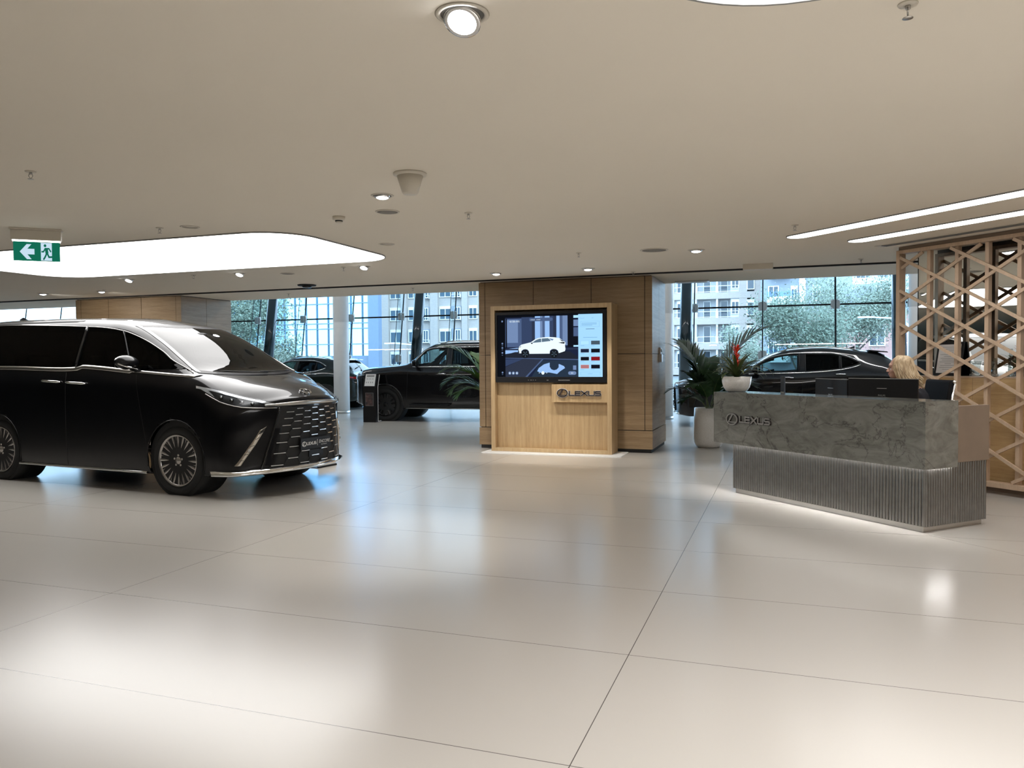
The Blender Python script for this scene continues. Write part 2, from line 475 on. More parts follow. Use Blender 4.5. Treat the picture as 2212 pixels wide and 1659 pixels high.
# luminous ceiling panels, LED strips, air slot
def light_panel(x0, y0, x1, y1, r, label):
    t = thing('luminous_ceiling_panel', label, 'ceiling light', ((x0+x1)/2, (y0+y1)/2, ZC))
    hx, hy = (x1-x0)/2, (y1-y0)/2
    F = lambda u, w, n: (u, w, n)
    MB().prism(rrect(-hx, -hy, hx, hy, r, 12), F, -.012, -.004).build('diffuser', M['panel_light'], t)
    MB().ringprism(rrect(-hx-.012, -hy-.012, hx+.012, hy+.012, r+.012, 12), rrect(-hx, -hy, hx, hy, r, 12), F, -.016, -.001).build('edge_trim', M['grey'], t)
    return t
light_panel(-10.40, 6.60, -4.70, 9.02, .52, 'large glowing white ceiling panel with rounded corners above the black van')
light_panel(-.52, .55, 4.9, 3.105, .60, 'glowing white ceiling panel whose rounded edge peeks in at the top of the picture')
def led_strip(u0, u1, v, label):
    t = thing('led_light_strip', label, 'ceiling light', W((u0+u1)/2, v, ZC), -pi/4, 'diagonal light strips in the ceiling')
    h = (u1-u0)/2
    F = lambda u, w, n: (u, w, n)
    MB().prism(rrect(-h, -.115, h, .115, .114, 8), F, -.012, -.004).build('diffuser', M['led'], t)
    MB().ringprism(rrect(-h-.008, -.123, h+.008, .123, .12, 8), rrect(-h, -.115, h, .115, .114, 8), F, -.014, -.001).build('edge_trim', M['grey'], t)
led_strip(-6.37, -1.2, 6.44, 'longer diagonal white light strip in the ceiling, the one farther from the lattice screen')
led_strip(-6.31, -1.2, 7.30, 'diagonal white light strip in the ceiling, the one nearer the lattice screen')
t = thing('air_diffuser_slot', 'long dark slotted air grille in the ceiling beside the lattice screen', 'vent', W(-4.0, 7.95, ZC), -pi/4)
g = MB(); g.box((-2.47, -.075, -.006), (2.8, -.06, -.0005)); g.box((-2.47, .06, -.006), (2.8, .075, -.0005)); g.box((-2.47, -.06, -.006), (-2.40, .06, -.0005))
g.build('frame', M['offwhite'], t)
MB().box((-2.40, -.06, -.003), (2.8, .06, -.0005)).build('backing', M['dark'], t)
g = MB()
for k in range(3): g.box((-2.40, -.035+k*.035-.006, -.010), (2.8, -.035+k*.035+.006, -.004))
g.build('slat', M['grey'], t)

# recessed downlights
def downlight(x, y, r, tilt, label, lit=True, energy=0, aim=None, wide=62):
    t = thing('recessed_downlight', label, 'ceiling light', (x, y, ZC), 0, 'recessed downlights')
    MB().lathe([(r*.86, -.001), (r*.88, -.007), (r*1.0, -.006), (r*1.08, -.001)], 28).build('trim_ring', M['offwhite'], t)
    MB().lathe([(r*.865, -.002), (.001, -.0022)], 28).build('recess', M['grey'] if lit else M['offwhite'], t)
    if lit:
        R = Matrix.Rotation(tilt, 4, 'X')
        F = lambda a, b, c_: tuple(R @ Vector((a, b, c_)) + Vector((0, 0, -.014 - abs(sin(tilt))*r*.3)))
        MB().lathe([(r*.70, .03), (r*.74, -.004), (r*.665, -.006)], 28, F).build('reflector_ring', M['chrome'], t)
        MB().lathe([(r*.66, -.002), (r*.4, -.014), (.001, -.02)], 28, F).build('lamp', M['lamp'], t)
    if energy:
        ld = bpy.data.lights.new('downlight_beam', 'SPOT'); ld.energy = energy; ld.spot_size = radians(wide); ld.spot_blend = .7
        ld.shadow_soft_size = .05; ld.color = (1, .96, .90)
        lo = bpy.data.objects.new('downlight_beam', ld); COL.objects.link(lo)
        lo.location = (x, y, ZC-.05)
        d = Vector(aim if aim else (x, y, 0)) - lo.location
        lo.rotation_euler = d.to_track_quat('-Z', 'Y').to_euler()
    return t
downlight(-1.177, 2.80, .098, -.5, 'large tilted round downlight at the top centre of the ceiling, glowing white', energy=40, aim=(-1.0, 1.0, 0))
downlight(-3.046, 5.567, .085, 0, 'lit round downlight just left of the conical ceiling sensor', energy=70)
downlight(-4.247, 7.846, .085, .5, 'unlit tilted spotlight in the ceiling at the right tip of the big light panel', lit=False)
downlight(-5.488, 6.158, .085, .5, 'unlit tilted spotlight in the ceiling above the long edge of the big light panel', lit=False)
downlight(-5.511, 9.52, .085, -.4, 'lit tilted spotlight, first of its row from the right below the big light panel', energy=55, aim=(-5.9, 8.6, .5))
downlight(-7.619, 9.549, .085, -.4, 'lit tilted spotlight, second of its row from the right below the big light panel', energy=55, aim=(-7.6, 8.3, .5))
downlight(-9.727, 9.559, .085, -.4, 'lit tilted spotlight, third of its row from the right below the big light panel', energy=40, aim=(-9.6, 8.3, .5))
downlight(-11.756, 10.93, .09, 0, 'lit downlight in front of the far left wooden pillar', energy=22, aim=(-11.9, 12.2, 1.5), wide=125)
downlight(-13.108, 10.857, .09, 0, 'lit downlight at the far left end of the ceiling', energy=22, aim=(-13.0, 12.2, 1.5), wide=125)
downlight(-4.114, 11.023, .095, 0, 'lit downlight over the left half of the screen cabinet', energy=85, aim=(-4.0, 11.5, 0))
downlight(-2.688, 10.989, .095, 0, 'lit downlight over the right half of the screen cabinet', energy=85, aim=(-2.8, 11.5, 0))
downlight(-1.019, 9.665, .095, 0, 'lit downlight right of the large round ceiling speaker', energy=50)
# round ceiling speakers
def speaker(x, y, r, label):
    t = thing('ceiling_speaker', label, 'speaker', (x, y, ZC), 0, 'round ceiling speakers')
    MB().lathe([(r*.86, -.004), (r*.9, -.009), (r, -.007), (r*1.03, -.001)], 32).build('rim', M['offwhite'], t)
    MB().lathe([(r*.87, -.005), (r*.5, -.008), (.001, -.009)], 32).build('grille', plain('speaker_mesh', (.27, .26, .24), .8, vs=300, var=.3) if 'spk' not in M else M['spk'], t)
M['spk'] = plain('speaker_mesh', (.27, .26, .24), .8, vs=300, var=.3)
speaker(-3.33, 6.176, .105, 'small round grey ceiling speaker below the lit downlight near the conical sensor')
speaker(-1.497, 9.471, .165, 'round grey ceiling speaker over the right end of the wooden pillar')
speaker(-7.0, 9.86, .10, 'faint round ceiling speaker below the big light panel')
# cone shaped ceiling unit and smoke detector
t = thing('conical_ceiling_sensor', 'beige conical unit hanging point down from the ceiling', 'sensor', (-2.513, 5.0, ZC))
MB().lathe([(.118, -.001), (.118, -.012), (.10, -.02), (.001, -.02)], 36).build('flange', M['offwhite'], t)
MB().lathe([(.094, -.018), (.058, -.135), (.05, -.146), (.001, -.148)], 36).build('cone', M['offwhite'], t)
t = thing('smoke_detector', 'small cream smoke detector on the ceiling right of the big light panel', 'smoke detector', (-3.858, 6.228, ZC))
MB().lathe([(.056, -.001), (.056, -.028), (.048, -.036), (.001, -.036)], 28).build('base', M['offwhite'], t)
MB().lathe([(.034, -.036), (.034, -.046), (.030, -.046)], 28).build('vent_band', M['dark'], t)
MB().lathe([(.032, -.046), (.028, -.056), (.001, -.058)], 28).build('cap', M['offwhite'], t)
t = thing('ceiling_dome_camera', 'black low dome camera on the ceiling near the dark slot', 'camera', (-7.707, 11.40, ZC))
MB().lathe([(.16, -.001), (.15, -.022), (.001, -.022)], 28).build('base', M['black'], t)
MB().lathe([(.09, -.022), (.07, -.05), (.001, -.058)], 28).build('dome', M['blackgloss'], t)
# sprinklers
def sprinkler_parts(t):
    MB().lathe([(.036, -.001), (.034, -.006), (.014, -.008), (.001, -.008)], 20).build('escutcheon', M['offwhite'], t)
    s = MB(); s.lathe([(.010, -.006), (.010, -.020), (.006, -.022), (.001, -.022)], 12)
    for q in (-1, 1): s.tube([(q*.008, 0, -.018), (q*.013, 0, -.032), (q*.004, 0, -.048)], .0025, 6)
    s.lathe([(.004, -.046), (.004, -.052), (.001, -.052)], 8)
    s.build('frame_arms', M['satin'], t)
    MB().lathe([(.004, -.050), (.019, -.053), (.019, -.055), (.001, -.055)], 16).build('deflector', M['satin'], t)
SPR = [(-4.925, 4.006, 'sprinkler head on the ceiling above and right of the green exit sign'),
       (-2.687, 6.497, 'sprinkler head on the ceiling near the middle of the picture'),
       (-5.796, 6.092, 'sprinkler head on the ceiling over the big light panel'),
       (-5.825, 9.506, 'sprinkler head beside the rightmost tilted spotlight below the big light panel'),
       (-8.401, 9.485, 'sprinkler head between two tilted spotlights below the big light panel'),
       (-11.5, 10.75, 'sprinkler head by the downlight in front of the far left pillar'),
       (-2.406, 9.359, 'sprinkler head left of the large round ceiling speaker'),
       (.088, 8.255, 'sprinkler head just off the tip of the longer diagonal light strip'),
       (.433, 3.3, 'sprinkler head cut by the top edge of the picture'),
       (-2.153, 11.65, 'sprinkler head above the right side of the screen cabinet'),
       (-9.0, 12.7, 'sprinkler head beyond the ceiling slot near the far left pillar'),
       (-6.3, 12.6, 'sprinkler head beyond the ceiling slot, left of the central pillar'),
       (-13.2, 12.6, 'sprinkler head beyond the ceiling slot at the far left'),
       (.95, 11.35, 'sprinkler head by the ceiling slot near the lattice screen')]
sp0 = None
for x, y, lb in SPR:
    if sp0 is None:
        sp0 = thing('sprinkler_head', lb, 'sprinkler', (x, y, ZC), .6, 'ceiling sprinklers'); sprinkler_parts(sp0)
    else: dup(sp0, (x, y, ZC), random.random()*3, lb)

# exit sign
t = thing('exit_sign', 'hanging green running-man exit sign with white arrow', 'sign', (-6.95, 5.70, ZC), radians(40))
sg = MB(); sg.box((-.225, -.05, -.018), (.225, .05, 0)); sg.box((-.215, -.035, -.115), (.215, .035, -.018)); sg.build('housing', M['offwhite'], t, bevel=.004)
MB().box((-.205, -.012, -.129), (.205, .012, -.1145)).build('light_bar', M['led'], t)
F = lambda u, w, n: (u, -n, -.129+(w+.117)*1.36)
ep = MB(); ep.box((-.20, -.004, -.317), (.20, .004, -.129)); ep.build('edge_panel', M['green'], t)
ex = MB()
for P in ([(-.145, -.19), (-.085, -.135), (-.045, -.135), (-.08, -.168), (-.02, -.168), (-.02, -.208), (-.08, -.208), (-.045, -.243), (-.085, -.243)],): ex.prism(P, F, .0042, .0056)
ex.prism([(.035, -.25), (.035, -.122), (.13, -.122), (.13, -.25)], F, .0042, .0056)
ex.build('arrow_and_door', M['exitwhite'], t)
mn = MB(); mn.prism(ellipse(.072, -.142, .0115, .0105, 20), F, .0058, .007)
for st, w_ in (([(.04, -.186), (.058, -.186), (.073, -.163), (.105, -.163), (.122, -.187)], .011), ([(.082, -.163), (.088, -.198)], .026), ([(.086, -.196), (.072, -.222), (.056, -.244)], .013), ([(.09, -.196), (.104, -.224), (.138, -.222)], .013)):
    for q in stroke(st, w_): mn.prism(q, F, .0058, .007)
mn.build('running_figure', M['green'], t)

# second, edge-on exit sign and emergency fittings over the right hand windows
t = thing('blank_exit_sign', 'plain white box sign on the ceiling over the right-hand windows', 'sign', (-.36, 11.38, ZC))
MB().box((-.20, -.04, -.075), (.20, .04, 0)).build('housing', M['offwhite'], t, bevel=.004)
MB().box((-.19, -.03, -.083), (.19, .03, -.074)).build('diffuser', M['white'], t)
t = thing('ceiling_access_fitting', 'thin pale surface fitting at the ceiling edge right of the central pillar', 'vent', (-1.48, 13.42, ZC))
MB().box((-.28, -.12, -.02), (.28, .12, 0)).build('frame', M['steel'], t, bevel=.004)
MB().box((-.24, -.09, -.024), (.24, .09, -.019)).build('cover', M['white'], t)

# ------------------------------------------------------------------ pillars clad in oak
def pillar(n, x0, x1, y0, y1, seams, label):
    root = struct(MB().box((x0+.02, y0+.02, 0), (x1-.02, y1-.02, ZC)).build('pillar_%d' % n, M['dark']), label, 'pillar')
    g = .005; zs = [(.36, 1.56), (1.57, ZC-.012)]
    fr = MB(); xs = [x0] + seams + [x1]
    for a, b in zip(xs[:-1], xs[1:]):
        if b - a < .2:
            fr.box((a+g*(a != x0), y0, .36), (b-g*(b != x1), y0+.02, 1.56)); fr.box((a+g*(a != x0), y0, 1.565), (b-g*(b != x1), y0+.02, ZC-.012))
        else:
            for z0, z1 in zs: fr.box((a+g, y0+.003, z0+.0), (b-g, y0+.02, z1))
    fr.build('front_cladding', M['wood_h'], root)
    sd = MB()
    for xx0, xx1 in ((x0, x0+.02), (x1-.02, x1)):
        for a, b in ((y0+.022, y0+.70), (y0+.708, y1-.022)):
            for z0, z1 in zs: sd.box((xx0, a, z0), (xx1, b, z1))
    sd.build('side_cladding', M['wood_h'], root)
    bk = MB(); bk.box((x0+.022, y1-.02, .36), (x1-.022, y1, ZC-.012)); bk.build('back_cladding', M['wood_h'], root)
    kk = MB(); kk.box((x0-.004, y0-.004, .06), (x1+.004, y1+.004, .348)); kk.build('plinth_cladding', M['wood_h'], root)
    MB().box((x0+.03, y0+.03, 0), (x1-.03, y1-.03, .06)).build('kick_strip', M['steel'], root)
    return root
pillar(1, -4.87, -1.96, 12.2, 13.63, [-4.76, -3.909, -2.935, -2.077], 'oak-clad structural pillar behind the screen cabinet')
pillar(2, -13.82, -11.11, 12.19, 13.66, [-13.68, -12.95, -12.1, -11.24], 'oak-clad pillar at the far left behind the black van')
t = thing('key_switch', 'small brass key switch box on the right side of the central oak pillar', 'switch', (-1.96, 12.95, 0), pi/2)
MB().box((-.09, -.05, 1.43), (.04, 0, 1.56)).build('box', M['satin'], t, bevel=.004)
MB().box((-.06, -.03, 1.56), (-.01, 0, 1.67)).build('stem', M['satin'], t, bevel=.004)
MB().lathe([(.03, 0), (.03, .012), (.001, .012)], 16, lambda a, b, c_: (-.025+a, -.035-c_, 1.625+b)).build('knob', M['steel'], t)

# round columns
def round_col(n, x, y):
    r = struct(MB().lathe([(.225, .0), (.225, 2.62), (.222, 2.625), (.225, 2.63), (.225, 5.4)], 48).build('column_%d' % n, M['white']), 'round white column', 'column')
    r.location = (x, y, 0)
    MB().lathe([(.235, 0), (.235, .07), (.226, .072)], 48).build('base_ring', M['steel'], r)
for i, x in enumerate((-12.12, -2.86, 2.86)): round_col(i+1, x, 19.6)

for i, (x, lb) in enumerate(((-15.5, 'hanging linear light high over the dark green car'), (-6.0, 'hanging linear light high over the big off-roader'), (3.0, 'hanging linear light high over the car behind the desk'))):
    t = thing('linear_pendant_light', lb, 'ceiling light', (x, 16.6, 4.7), 0, 'linear lights of the glazed front zone')
    MB().box((-3.4, -.05, 0), (3.4, .05, .07)).build('housing', M['white'], t)
    MB().box((-3.38, -.045, -.006), (3.38, .045, -.001)).build('diffuser', M['led_atrium'], t)
    for q in (-2.8, 2.8): MB().tube([(q, 0, .07), (q, 0, .70)], .006, 6).build('suspension_wire', M['steel'], t)
# ------------------------------------------------------------------ leaning glass front
LEAN = .165; Y0 = 24.0
FG = lambda x, z, n=0: (x, Y0 + z*LEAN + n, z)
def facade():
    xs = [1.37 + 2.005*k for k in range(-17, 3)]
    zb, zt, ze = .05, 3.06, 5.35
    for i in range(len(xs)-1):
        a, b = xs[i]+.016, xs[i+1]-.016
        m = MB()
        for z0, z1 in ((zb, zt-.025), (zt+.025, ze)): m.grid([[FG(a, z0), FG(b, z0)], [FG(a, z1), FG(b, z1)]], 0, False)
        w = struct(m.build('window_%d' % (i+1), M['glass']), 'tall leaning glass bay with dark joints', 'window')
        s = MB()
        s.bar(FG(b+.016, zb), FG(b+.016, ze), .034, .03, (0, 1, 0)); s.bar(FG(a-.016, zt), FG(b+.016, zt), .05, .03, (0, 1, 0))
        s.build('joint', M['black'], w)
    fin = None
    for i, x in enumerate(xs):
        if x < -24 or x > 4 or i == 15: continue
        lb = 'clear glass fin standing upright behind a joint of the leaning glass front'
        if fin is None:
            fin = thing('glass_fin', lb, 'glass fin', (x, 0, 0), 0, 'glass fins behind the leaning front')
            m = MB(); m.grid([[FG(0, .05, -.02), FG(0, .05, -.42)], [FG(0, 5.3, -.02), FG(0, 5.3, -.42)]], 0, False); m.build('fin_pane', M['finglass'], fin)
            m = MB(); m.bar(FG(0, .05, -.42), FG(0, 5.3, -.42), .016, .016, (0, 1, 0)); m.build('fin_edge', M['black'], fin)
        else: dup(fin, (x, 0, 0), 0, lb)
    cl = None
    for i, x in enumerate(xs):
        if x < -19 or x > 4: continue
        for z in (1.60, 3.06):
            lb = 'silver bolted glass clamp on the %s row of the leaning glass front' % ('upper' if z > 2 else 'lower')
            if cl is None:
                cl = thing('glass_clamp', lb, 'clamp', FG(x, z, -.02), 0, 'bolted clamps of the glass front, lower row')
                for s_ in (-1, 1):
                    p = MB(); p.box((s_*.012 if s_ > 0 else -.125, -.10, -.135), (.125 if s_ > 0 else -.012, -.04, .135)); p.build('plate', M['clamp'], cl, bevel=.006)
                    p.f and None
                for sx in (-.085, .085):
                    for sz in (-.10, .10):
                        MB().lathe([(.028, 0), (.028, .05), (.018, .062), (.001, .064)], 12, lambda a, b, c_: (sx+a, -.065-c_, sz+b)).build('bolt', M['satin'], cl)
            else: dup(cl, FG(x, z, -.02), 0, lb, 'bolted clamps of the glass front, %s row' % ('upper' if z > 2 else 'lower'))
    for k, (x, lb) in enumerate(((-17.8, 'dark leaning steel column beside the far left pillar'), (-11.82, 'dark leaning steel column behind the bonnet of the big black off-roader'),
                  (-2.83, 'dark leaning steel column behind the potted palm'), (2.98, 'dark steel column behind the left edge of the lattice screen'))):
        m = MB(); m.tube([FG(x, 0, -.45), FG(x, 5.4, -.45)], .185, 28)
        o = m.build('steel_column', M['colsteel']); tag(o, lb, 'column', 'leaning steel columns of the glass front')
        o['kind'] = 'structure'
M['colsteel'] = plain('column_paint', (.012, .022, .026), .18, 0, coat=.5)
facade()
# ------------------------------------------------------------------ screen cabinet
CX, CYF = -3.497, 11.742        # centre x, front face y
t = thing('screen_cabinet', 'tall oak display cabinet framing a large touchscreen', 'display cabinet', (CX, CYF, .012))
hw, dp, H = .99, .45, 2.335
fr = MB()
fr.box((-hw, 0, 0), (-hw+.07, dp, H)); fr.box((hw-.07, 0, 0), (hw, dp, H))
fr.box((-hw+.07, 0, H-.07), (hw-.07, dp, H)); fr.box((-hw+.07, 0, 0), (hw-.07, dp, .055))
fr.build('outer_frame', M['wood_frame'], t, bevel=.003)
MB().box((-hw+.072, .10, .056), (hw-.072, .12, 1.105)).build('lower_back_panel', M['wood_v'], t)
MB().box((-hw+.072, .20, 1.106), (hw-.072, .22, H-.072)).build('screen_back_panel', M['wood_v'], t)
sb = MB().box((.027, .015, .80), (hw-.072, .099, 1.083)).build('sign_block', M['wood_v'], t, bevel=.002)
FS = lambda u, w, n: (u, .015-n, w)
k = MB()
FE = lambda u, w, n: (.205+u, .015-n, .945+w)
logo_emblem(k, FE, .088, .066, .016, .024)
FW = lambda u, w, n: (.312+u, .015-n, .903+w)
logo_word(k, FW, .077, .512, .016, .024)
k.build('sign_letters', [M['darkmetal']], sb)
k = MB()
FE2 = lambda u, w, n: (.205+u*1.03, .015-n, .945+w*1.03)
logo_emblem(k, FE2, .093, .071, .004, .0155)
FW2 = lambda u, w, n: (.309+u, .015-n, .900+w)
logo_word(k, FW, .077, .512, .004, .0155, 0, 1.55)
k.build('sign_letter_edges', [M['tl']], sb)
t2 = thing('white_base_mat', 'thin white floor plate under the oak screen cabinet', 'mat', (CX, CYF, 0))
MB().prism(rrect(-1.09, -.24, 1.17, .46, .05), lambda u, w, n: (u, w, n), 0, .011).build('plate', M['white'], t2)

# touchscreen
tv = thing('touchscreen', 'large black-framed touchscreen showing a white car and paint swatches', 'screen', (CX, CYF, 1.12))
tw, th = .908, 1.125       # half width, height
b = MB(); b.ringprism(rrect(-tw, .0, tw, th, .012, 3), rrect(-tw+.03, .09, tw-.06, th-.045, .004, 3), lambda u, w, n: (u, .03-n, w), 0, .028)
b.build('bezel', M['black'], tv, bevel=.003)
MB().box((-tw+.01, .035, .01), (tw-.01, .095, th-.01)).build('rear_housing', M['black'], tv)
# the picture on the screen: px, py are fractions of the lit area
sx0, sx1, sz0, sz1 = -tw+.03, tw-.06, .09, th-.045
E_ = []
def scol(c, s=.60): E_.append(emit('screen_colour', c, s)); return len(E_)-1
sc = MB(); lay = [0]
def SF(u, w, n): return (sx0 + u*(sx1-sx0), .029-n, sz1 - w*(sz1-sz0))
def spoly(P, c):
    lay[0] += 1; d = .0006 + lay[0]*.00004
    sc.add([SF(u, w, d) for u, w in P][::-1], [list(range(len(P)))], c)
def srect(x0, y0, x1, y1, c): spoly([(x0, y0), (x1, y0), (x1, y1), (x0, y1)], c)
def rr(x0, y0, x1, y1, r, c): spoly([(x, y) for x, y in rrect(x0, y0, x1, y1, r, 4)][::-1], c)
def stext(s, x, y, size, c, width=None):
    lay[0] += 1
    put_text(sc, s, size, lambda u, w, n: (sx0+(sx1-sx0)*x+u, .029-n, sz1-(sz1-sz0)*y+w), .0006+lay[0]*.00004, c, width=width)
bk_, nav, ink = scol((.004,.005,.008)), scol((.012,.018,.045)), scol((.025,.035,.07))
slate, blue2, pale, ice = scol((.07,.11,.22)), scol((.035,.055,.12)), scol((.30,.50,.85)), scol((.42,.74,1.0))
wht, deck, deck2, pool = scol((.80,.92,1.0)), scol((.016,.02,.032)), scol((.028,.036,.062)), scol((.02,.035,.06))
steelc, dred, rose, dk, tyr, gls = scol((.06,.09,.12)), scol((.22,.008,.012)), scol((.42,.17,.18)), scol((.006,.007,.012)), scol((.01,.012,.016)), scol((.10,.16,.22))
haze, panel, line = scol((.16,.24,.42)), scol((.36,.66,.95)), scol((.16,.36,.62))
srect(0, 0, 1, 1, bk_); srect(.075, .04, .775, 1, nav)
srect(.075, .06, .235, .52, slate); srect(.085, .08, .20, .45, haze); srect(.235, .04, .335, .53, blue2); srect(.08, .06, .092, .55, dk)
srect(.335, .04, .365, .55, ink)
for x0, x1, c_ in ((.365,.415,pale),(.415,.437,haze),(.437,.46,slate),(.46,.505,pale),(.505,.54,blue2),(.54,.57,ink),(.57,.60,pale),(.60,.628,slate),(.628,.675,haze)): srect(x0, .03, x1, .50, c_)
srect(.675, .03, .73, .53, dk); srect(.73, .03, .775, .07, ice); srect(.73, .10, .775, .20, haze); srect(.73, .22, .775, .36, slate); srect(.73, .36, .775, .50, dk); srect(.73, .50, .775, .525, ice)
spoly([(.075,.55),(.20,.53),(.20,.60),(.075,.63)][::-1], pale)
srect(.075, .545, .775, .57, ink)
spoly([(.075,.64),(.17,.60),(.70,.60),(.775,.69),(.775,.72),(.075,.69)][::-1], deck)
spoly([(.075,.69),(.775,.72),(.775,.735),(.075,.70)][::-1], slate)
spoly([(.075,.715),(.245,.715),(.075,.83)][::-1], blue2)
spoly([(.255,.705),(.43,.72),(.27,1),(.075,1),(.075,.84)][::-1], deck2)
spoly([(.43,.735),(.775,.735),(.775,1),(.33,1)][::-1], pool)
spoly([(.43,.72),(.445,.72),(.29,1),(.27,1)][::-1], slate)
spoly([(.40,.86),(.45,.80),(.50,.775),(.60,.80),(.64,.83),(.65,.86),(.60,.915),(.575,.955),(.50,.93),(.42,.935),(.385,.91)][::-1], pale)
spoly([(.505,.745),(.59,.745),(.59,.85),(.57,.885),(.545,.895),(.52,.88),(.505,.84)][::-1], pool)
srect(.725, .82, .755, .89, haze)
# the white car on the screen
body = [(.205,.58),(.205,.535),(.215,.505),(.235,.48),(.30,.455),(.325,.445),(.365,.40),(.395,.38),(.44,.37),(.50,.365),(.555,.372),(.600,.385),(.625,.42),(.648,.44),(.656,.47),(.650,.50),(.655,.56),(.648,.60),(.60,.62),(.59,.62),(.585,.585),(.565,.56),(.545,.555),(.525,.56),(.508,.585),(.505,.63),(.31,.63),(.305,.585),(.29,.56),(.27,.553),(.25,.56),(.232,.585),(.232,.62),(.21,.62)]
spoly(body[::-1], wht)
spoly([(.335,.455),(.375,.41),(.405,.392),(.425,.388),(.425,.445)][::-1], gls); spoly([(.43,.444),(.43,.387),(.49,.383),(.515,.415),(.51,.43)][::-1], gls); spoly([(.52,.415),(.50,.385),(.545,.40),(.53,.425)][::-1], haze)
spoly([(.322,.46),(.335,.45),(.345,.462),(.335,.475)][::-1], tyr); spoly([(.595,.395),(.622,.42),(.648,.44),(.62,.435)][::-1], tyr); spoly([(.585,.455),(.648,.448),(.645,.475),(.62,.47)][::-1], tyr)
spoly([(.205,.53),(.232,.50),(.225,.52)][::-1], tyr); spoly([(.205,.60),(.205,.56),(.215,.62)][::-1], tyr); spoly([(.60,.62),(.655,.59),(.65,.605),(.61,.63)][::-1], tyr)
for cx_ in (.270, .547):
    rx, ry = .036, .068
    spoly(ellipse(cx_, .632, rx, ry, 24), tyr)
    for a in range(5):
        A = a*2*pi/5+.3
        spoly([(cx_, .632), (cx_+rx*.7*cos(A-.12), .632+ry*.7*sin(A-.12)), (cx_+rx*.7*cos(A+.12), .632+ry*.7*sin(A+.12))], gls)
# user interface: bars, swatches, buttons
rr(.31, .055, .535, .11, .02, slate); stext('EXTERIOR      INTERIOR', .325, .092, .02, wht, .16)
srect(.775, .015, 1, 1, panel); srect(.982, .30, 1, .42, panel)
stext('NX 350h AWD', .118, .12, .04, wht, .17)
stext('Exterior', .79, .085, .022, line); stext('EN', .90, .085, .02, line)
rr(.795, .13, .97, .215, .006, line); rr(.7965, .132, .9685, .213, .006, panel)
for k_ in range(3): srect(.805, .155+.018*k_, .945-.04*(k_ == 2), .161+.018*k_, line)
srect(.845, .248, .925, .255, slate); srect(.82, .378, .95, .384, line)
for k_, (a, b_) in enumerate(((ice, steelc), (nav, dk), (dk, dred), (rose, dk))):
    y_ = .435 + .125*k_
    srect(.795, y_, .875, y_+.06, line if k_ == 0 else wht); srect(.7965, y_+.0015, .8735, y_+.0585, a)
    srect(.893, y_, .973, y_+.06, b_); srect(.795, y_+.073, .83, y_+.078, line); srect(.893, y_+.073, .925, y_+.078, line)
rr(.795, .925, .975, .975, .004, line); rr(.7965, .9265, .9735, .9735, .004, panel); stext('SUMMARY', .86, .957, .018, line)
for x_ in (.118, .153, .188): spoly(ellipse(x_, .94, .014, .026, 20), haze); spoly(ellipse(x_, .94, .006, .011, 12), wht)
spoly(ellipse(.44, .937, .0145, .027, 20), wht); spoly([(.40,.937),(.408,.928),(.408,.946)], wht); spoly([(.482,.937),(.474,.928),(.474,.946)], wht)
rr(.68, .912, .785-.03, .968, .02, haze); stext('360', .705, .948, .025, wht)
for y_ in (.10, .46, .53, .61, .93): spoly(ellipse(.046, y_, .008, .015, 14), haze)
for y_ in (.49, .56, .645, .96): srect(.04, y_, .052, y_+.006, haze)
sc.build('display', E_, tv)
bd = MB()
for x_, w_ in ((-.36,.012),(-.32,.022),(-.28,.012),(-.24,.012),(-.05,.03),(.14,.19)): bd.box((x_, .001, .035), (x_+w_, .0018, .043))
bd.build('control_marks', M['grey'], tv)

# ------------------------------------------------------------------ reception desk (45 degrees)
dk_ = thing('reception_desk', 'reception desk with grey veined marble front over a ribbed metal base', 'desk', (0, 0, 0), -pi/4)
# local x = u, local y = v
ub0, ub1, vf, vb = -6.635, -4.31, 5.87, 6.665
MB().box((ub0+.03, vf+.02, 0), (ub1-.03, vb-.02, .05)).build('kick_plinth', M['satin'], dk_)
def fluted(p0, p1, z0, z1, nrm, pitch=.031):
    """ribbed facing between two plan points"""
    m = MB(); p0, p1 = Vector(p0), Vector(p1); L = (p1-p0).length; d = (p1-p0)/L; n = Vector(nrm)
    N = int(L/pitch); pt = L/N; prof = []
    for i in range(N):
        for f, h in ((.0, -.008), (.1, -.008), (.14, .002), (.25, .007), (.4, .0095), (.55, .010), (.7, .0095), (.85, .007), (.96, .002)): prof.append(p0 + d*(pt*(i+f)) + n*h)
    prof.append(p1)
    rows = [[(q.x, q.y, z) for q in prof] for z in (z0, z1)]
    m.grid(rows, 0, True); return m
bb = MB().box((ub0+.012, vf+.012, .05), (ub1-.012, vb-.005, .542)); bb.build('base_core', M['dark'], dk_)
fluted((ub0, vf+.005), (ub1-.005, vf+.005), .05, .545, (0, -1)).build('front_ribbing', M['flute'], dk_)
m = fluted((ub1-.005, vf+.005), (ub1-.005, vb), .05, .568, (1, 0)); m.build('end_ribbing', M['flute'], dk_)
fluted((ub0+.005, vb), (ub0+.005, vf+.005), .05, .545, (-1, 0)).build('far_end_ribbing', M['flute'], dk_)
mt = MB().prism([(5.81, .538), (5.835, .538), (5.835, .57), (5.872, .57), (5.872, .538), (6.222, .538), (6.222, 1.10), (5.81, 1.10)], lambda u, w, n: (n, u, w), -6.875, -4.30)
mt.box((-4.30, 5.81, .538), (-4.27, 6.222, 1.10)); mt.build('marble_top', M['marble'], dk_)
MB().box((ub1-.03, 6.224, .57), (-4.29, vb, 1.05)).build('side_panel', M['tan'], dk_, bevel=.002)
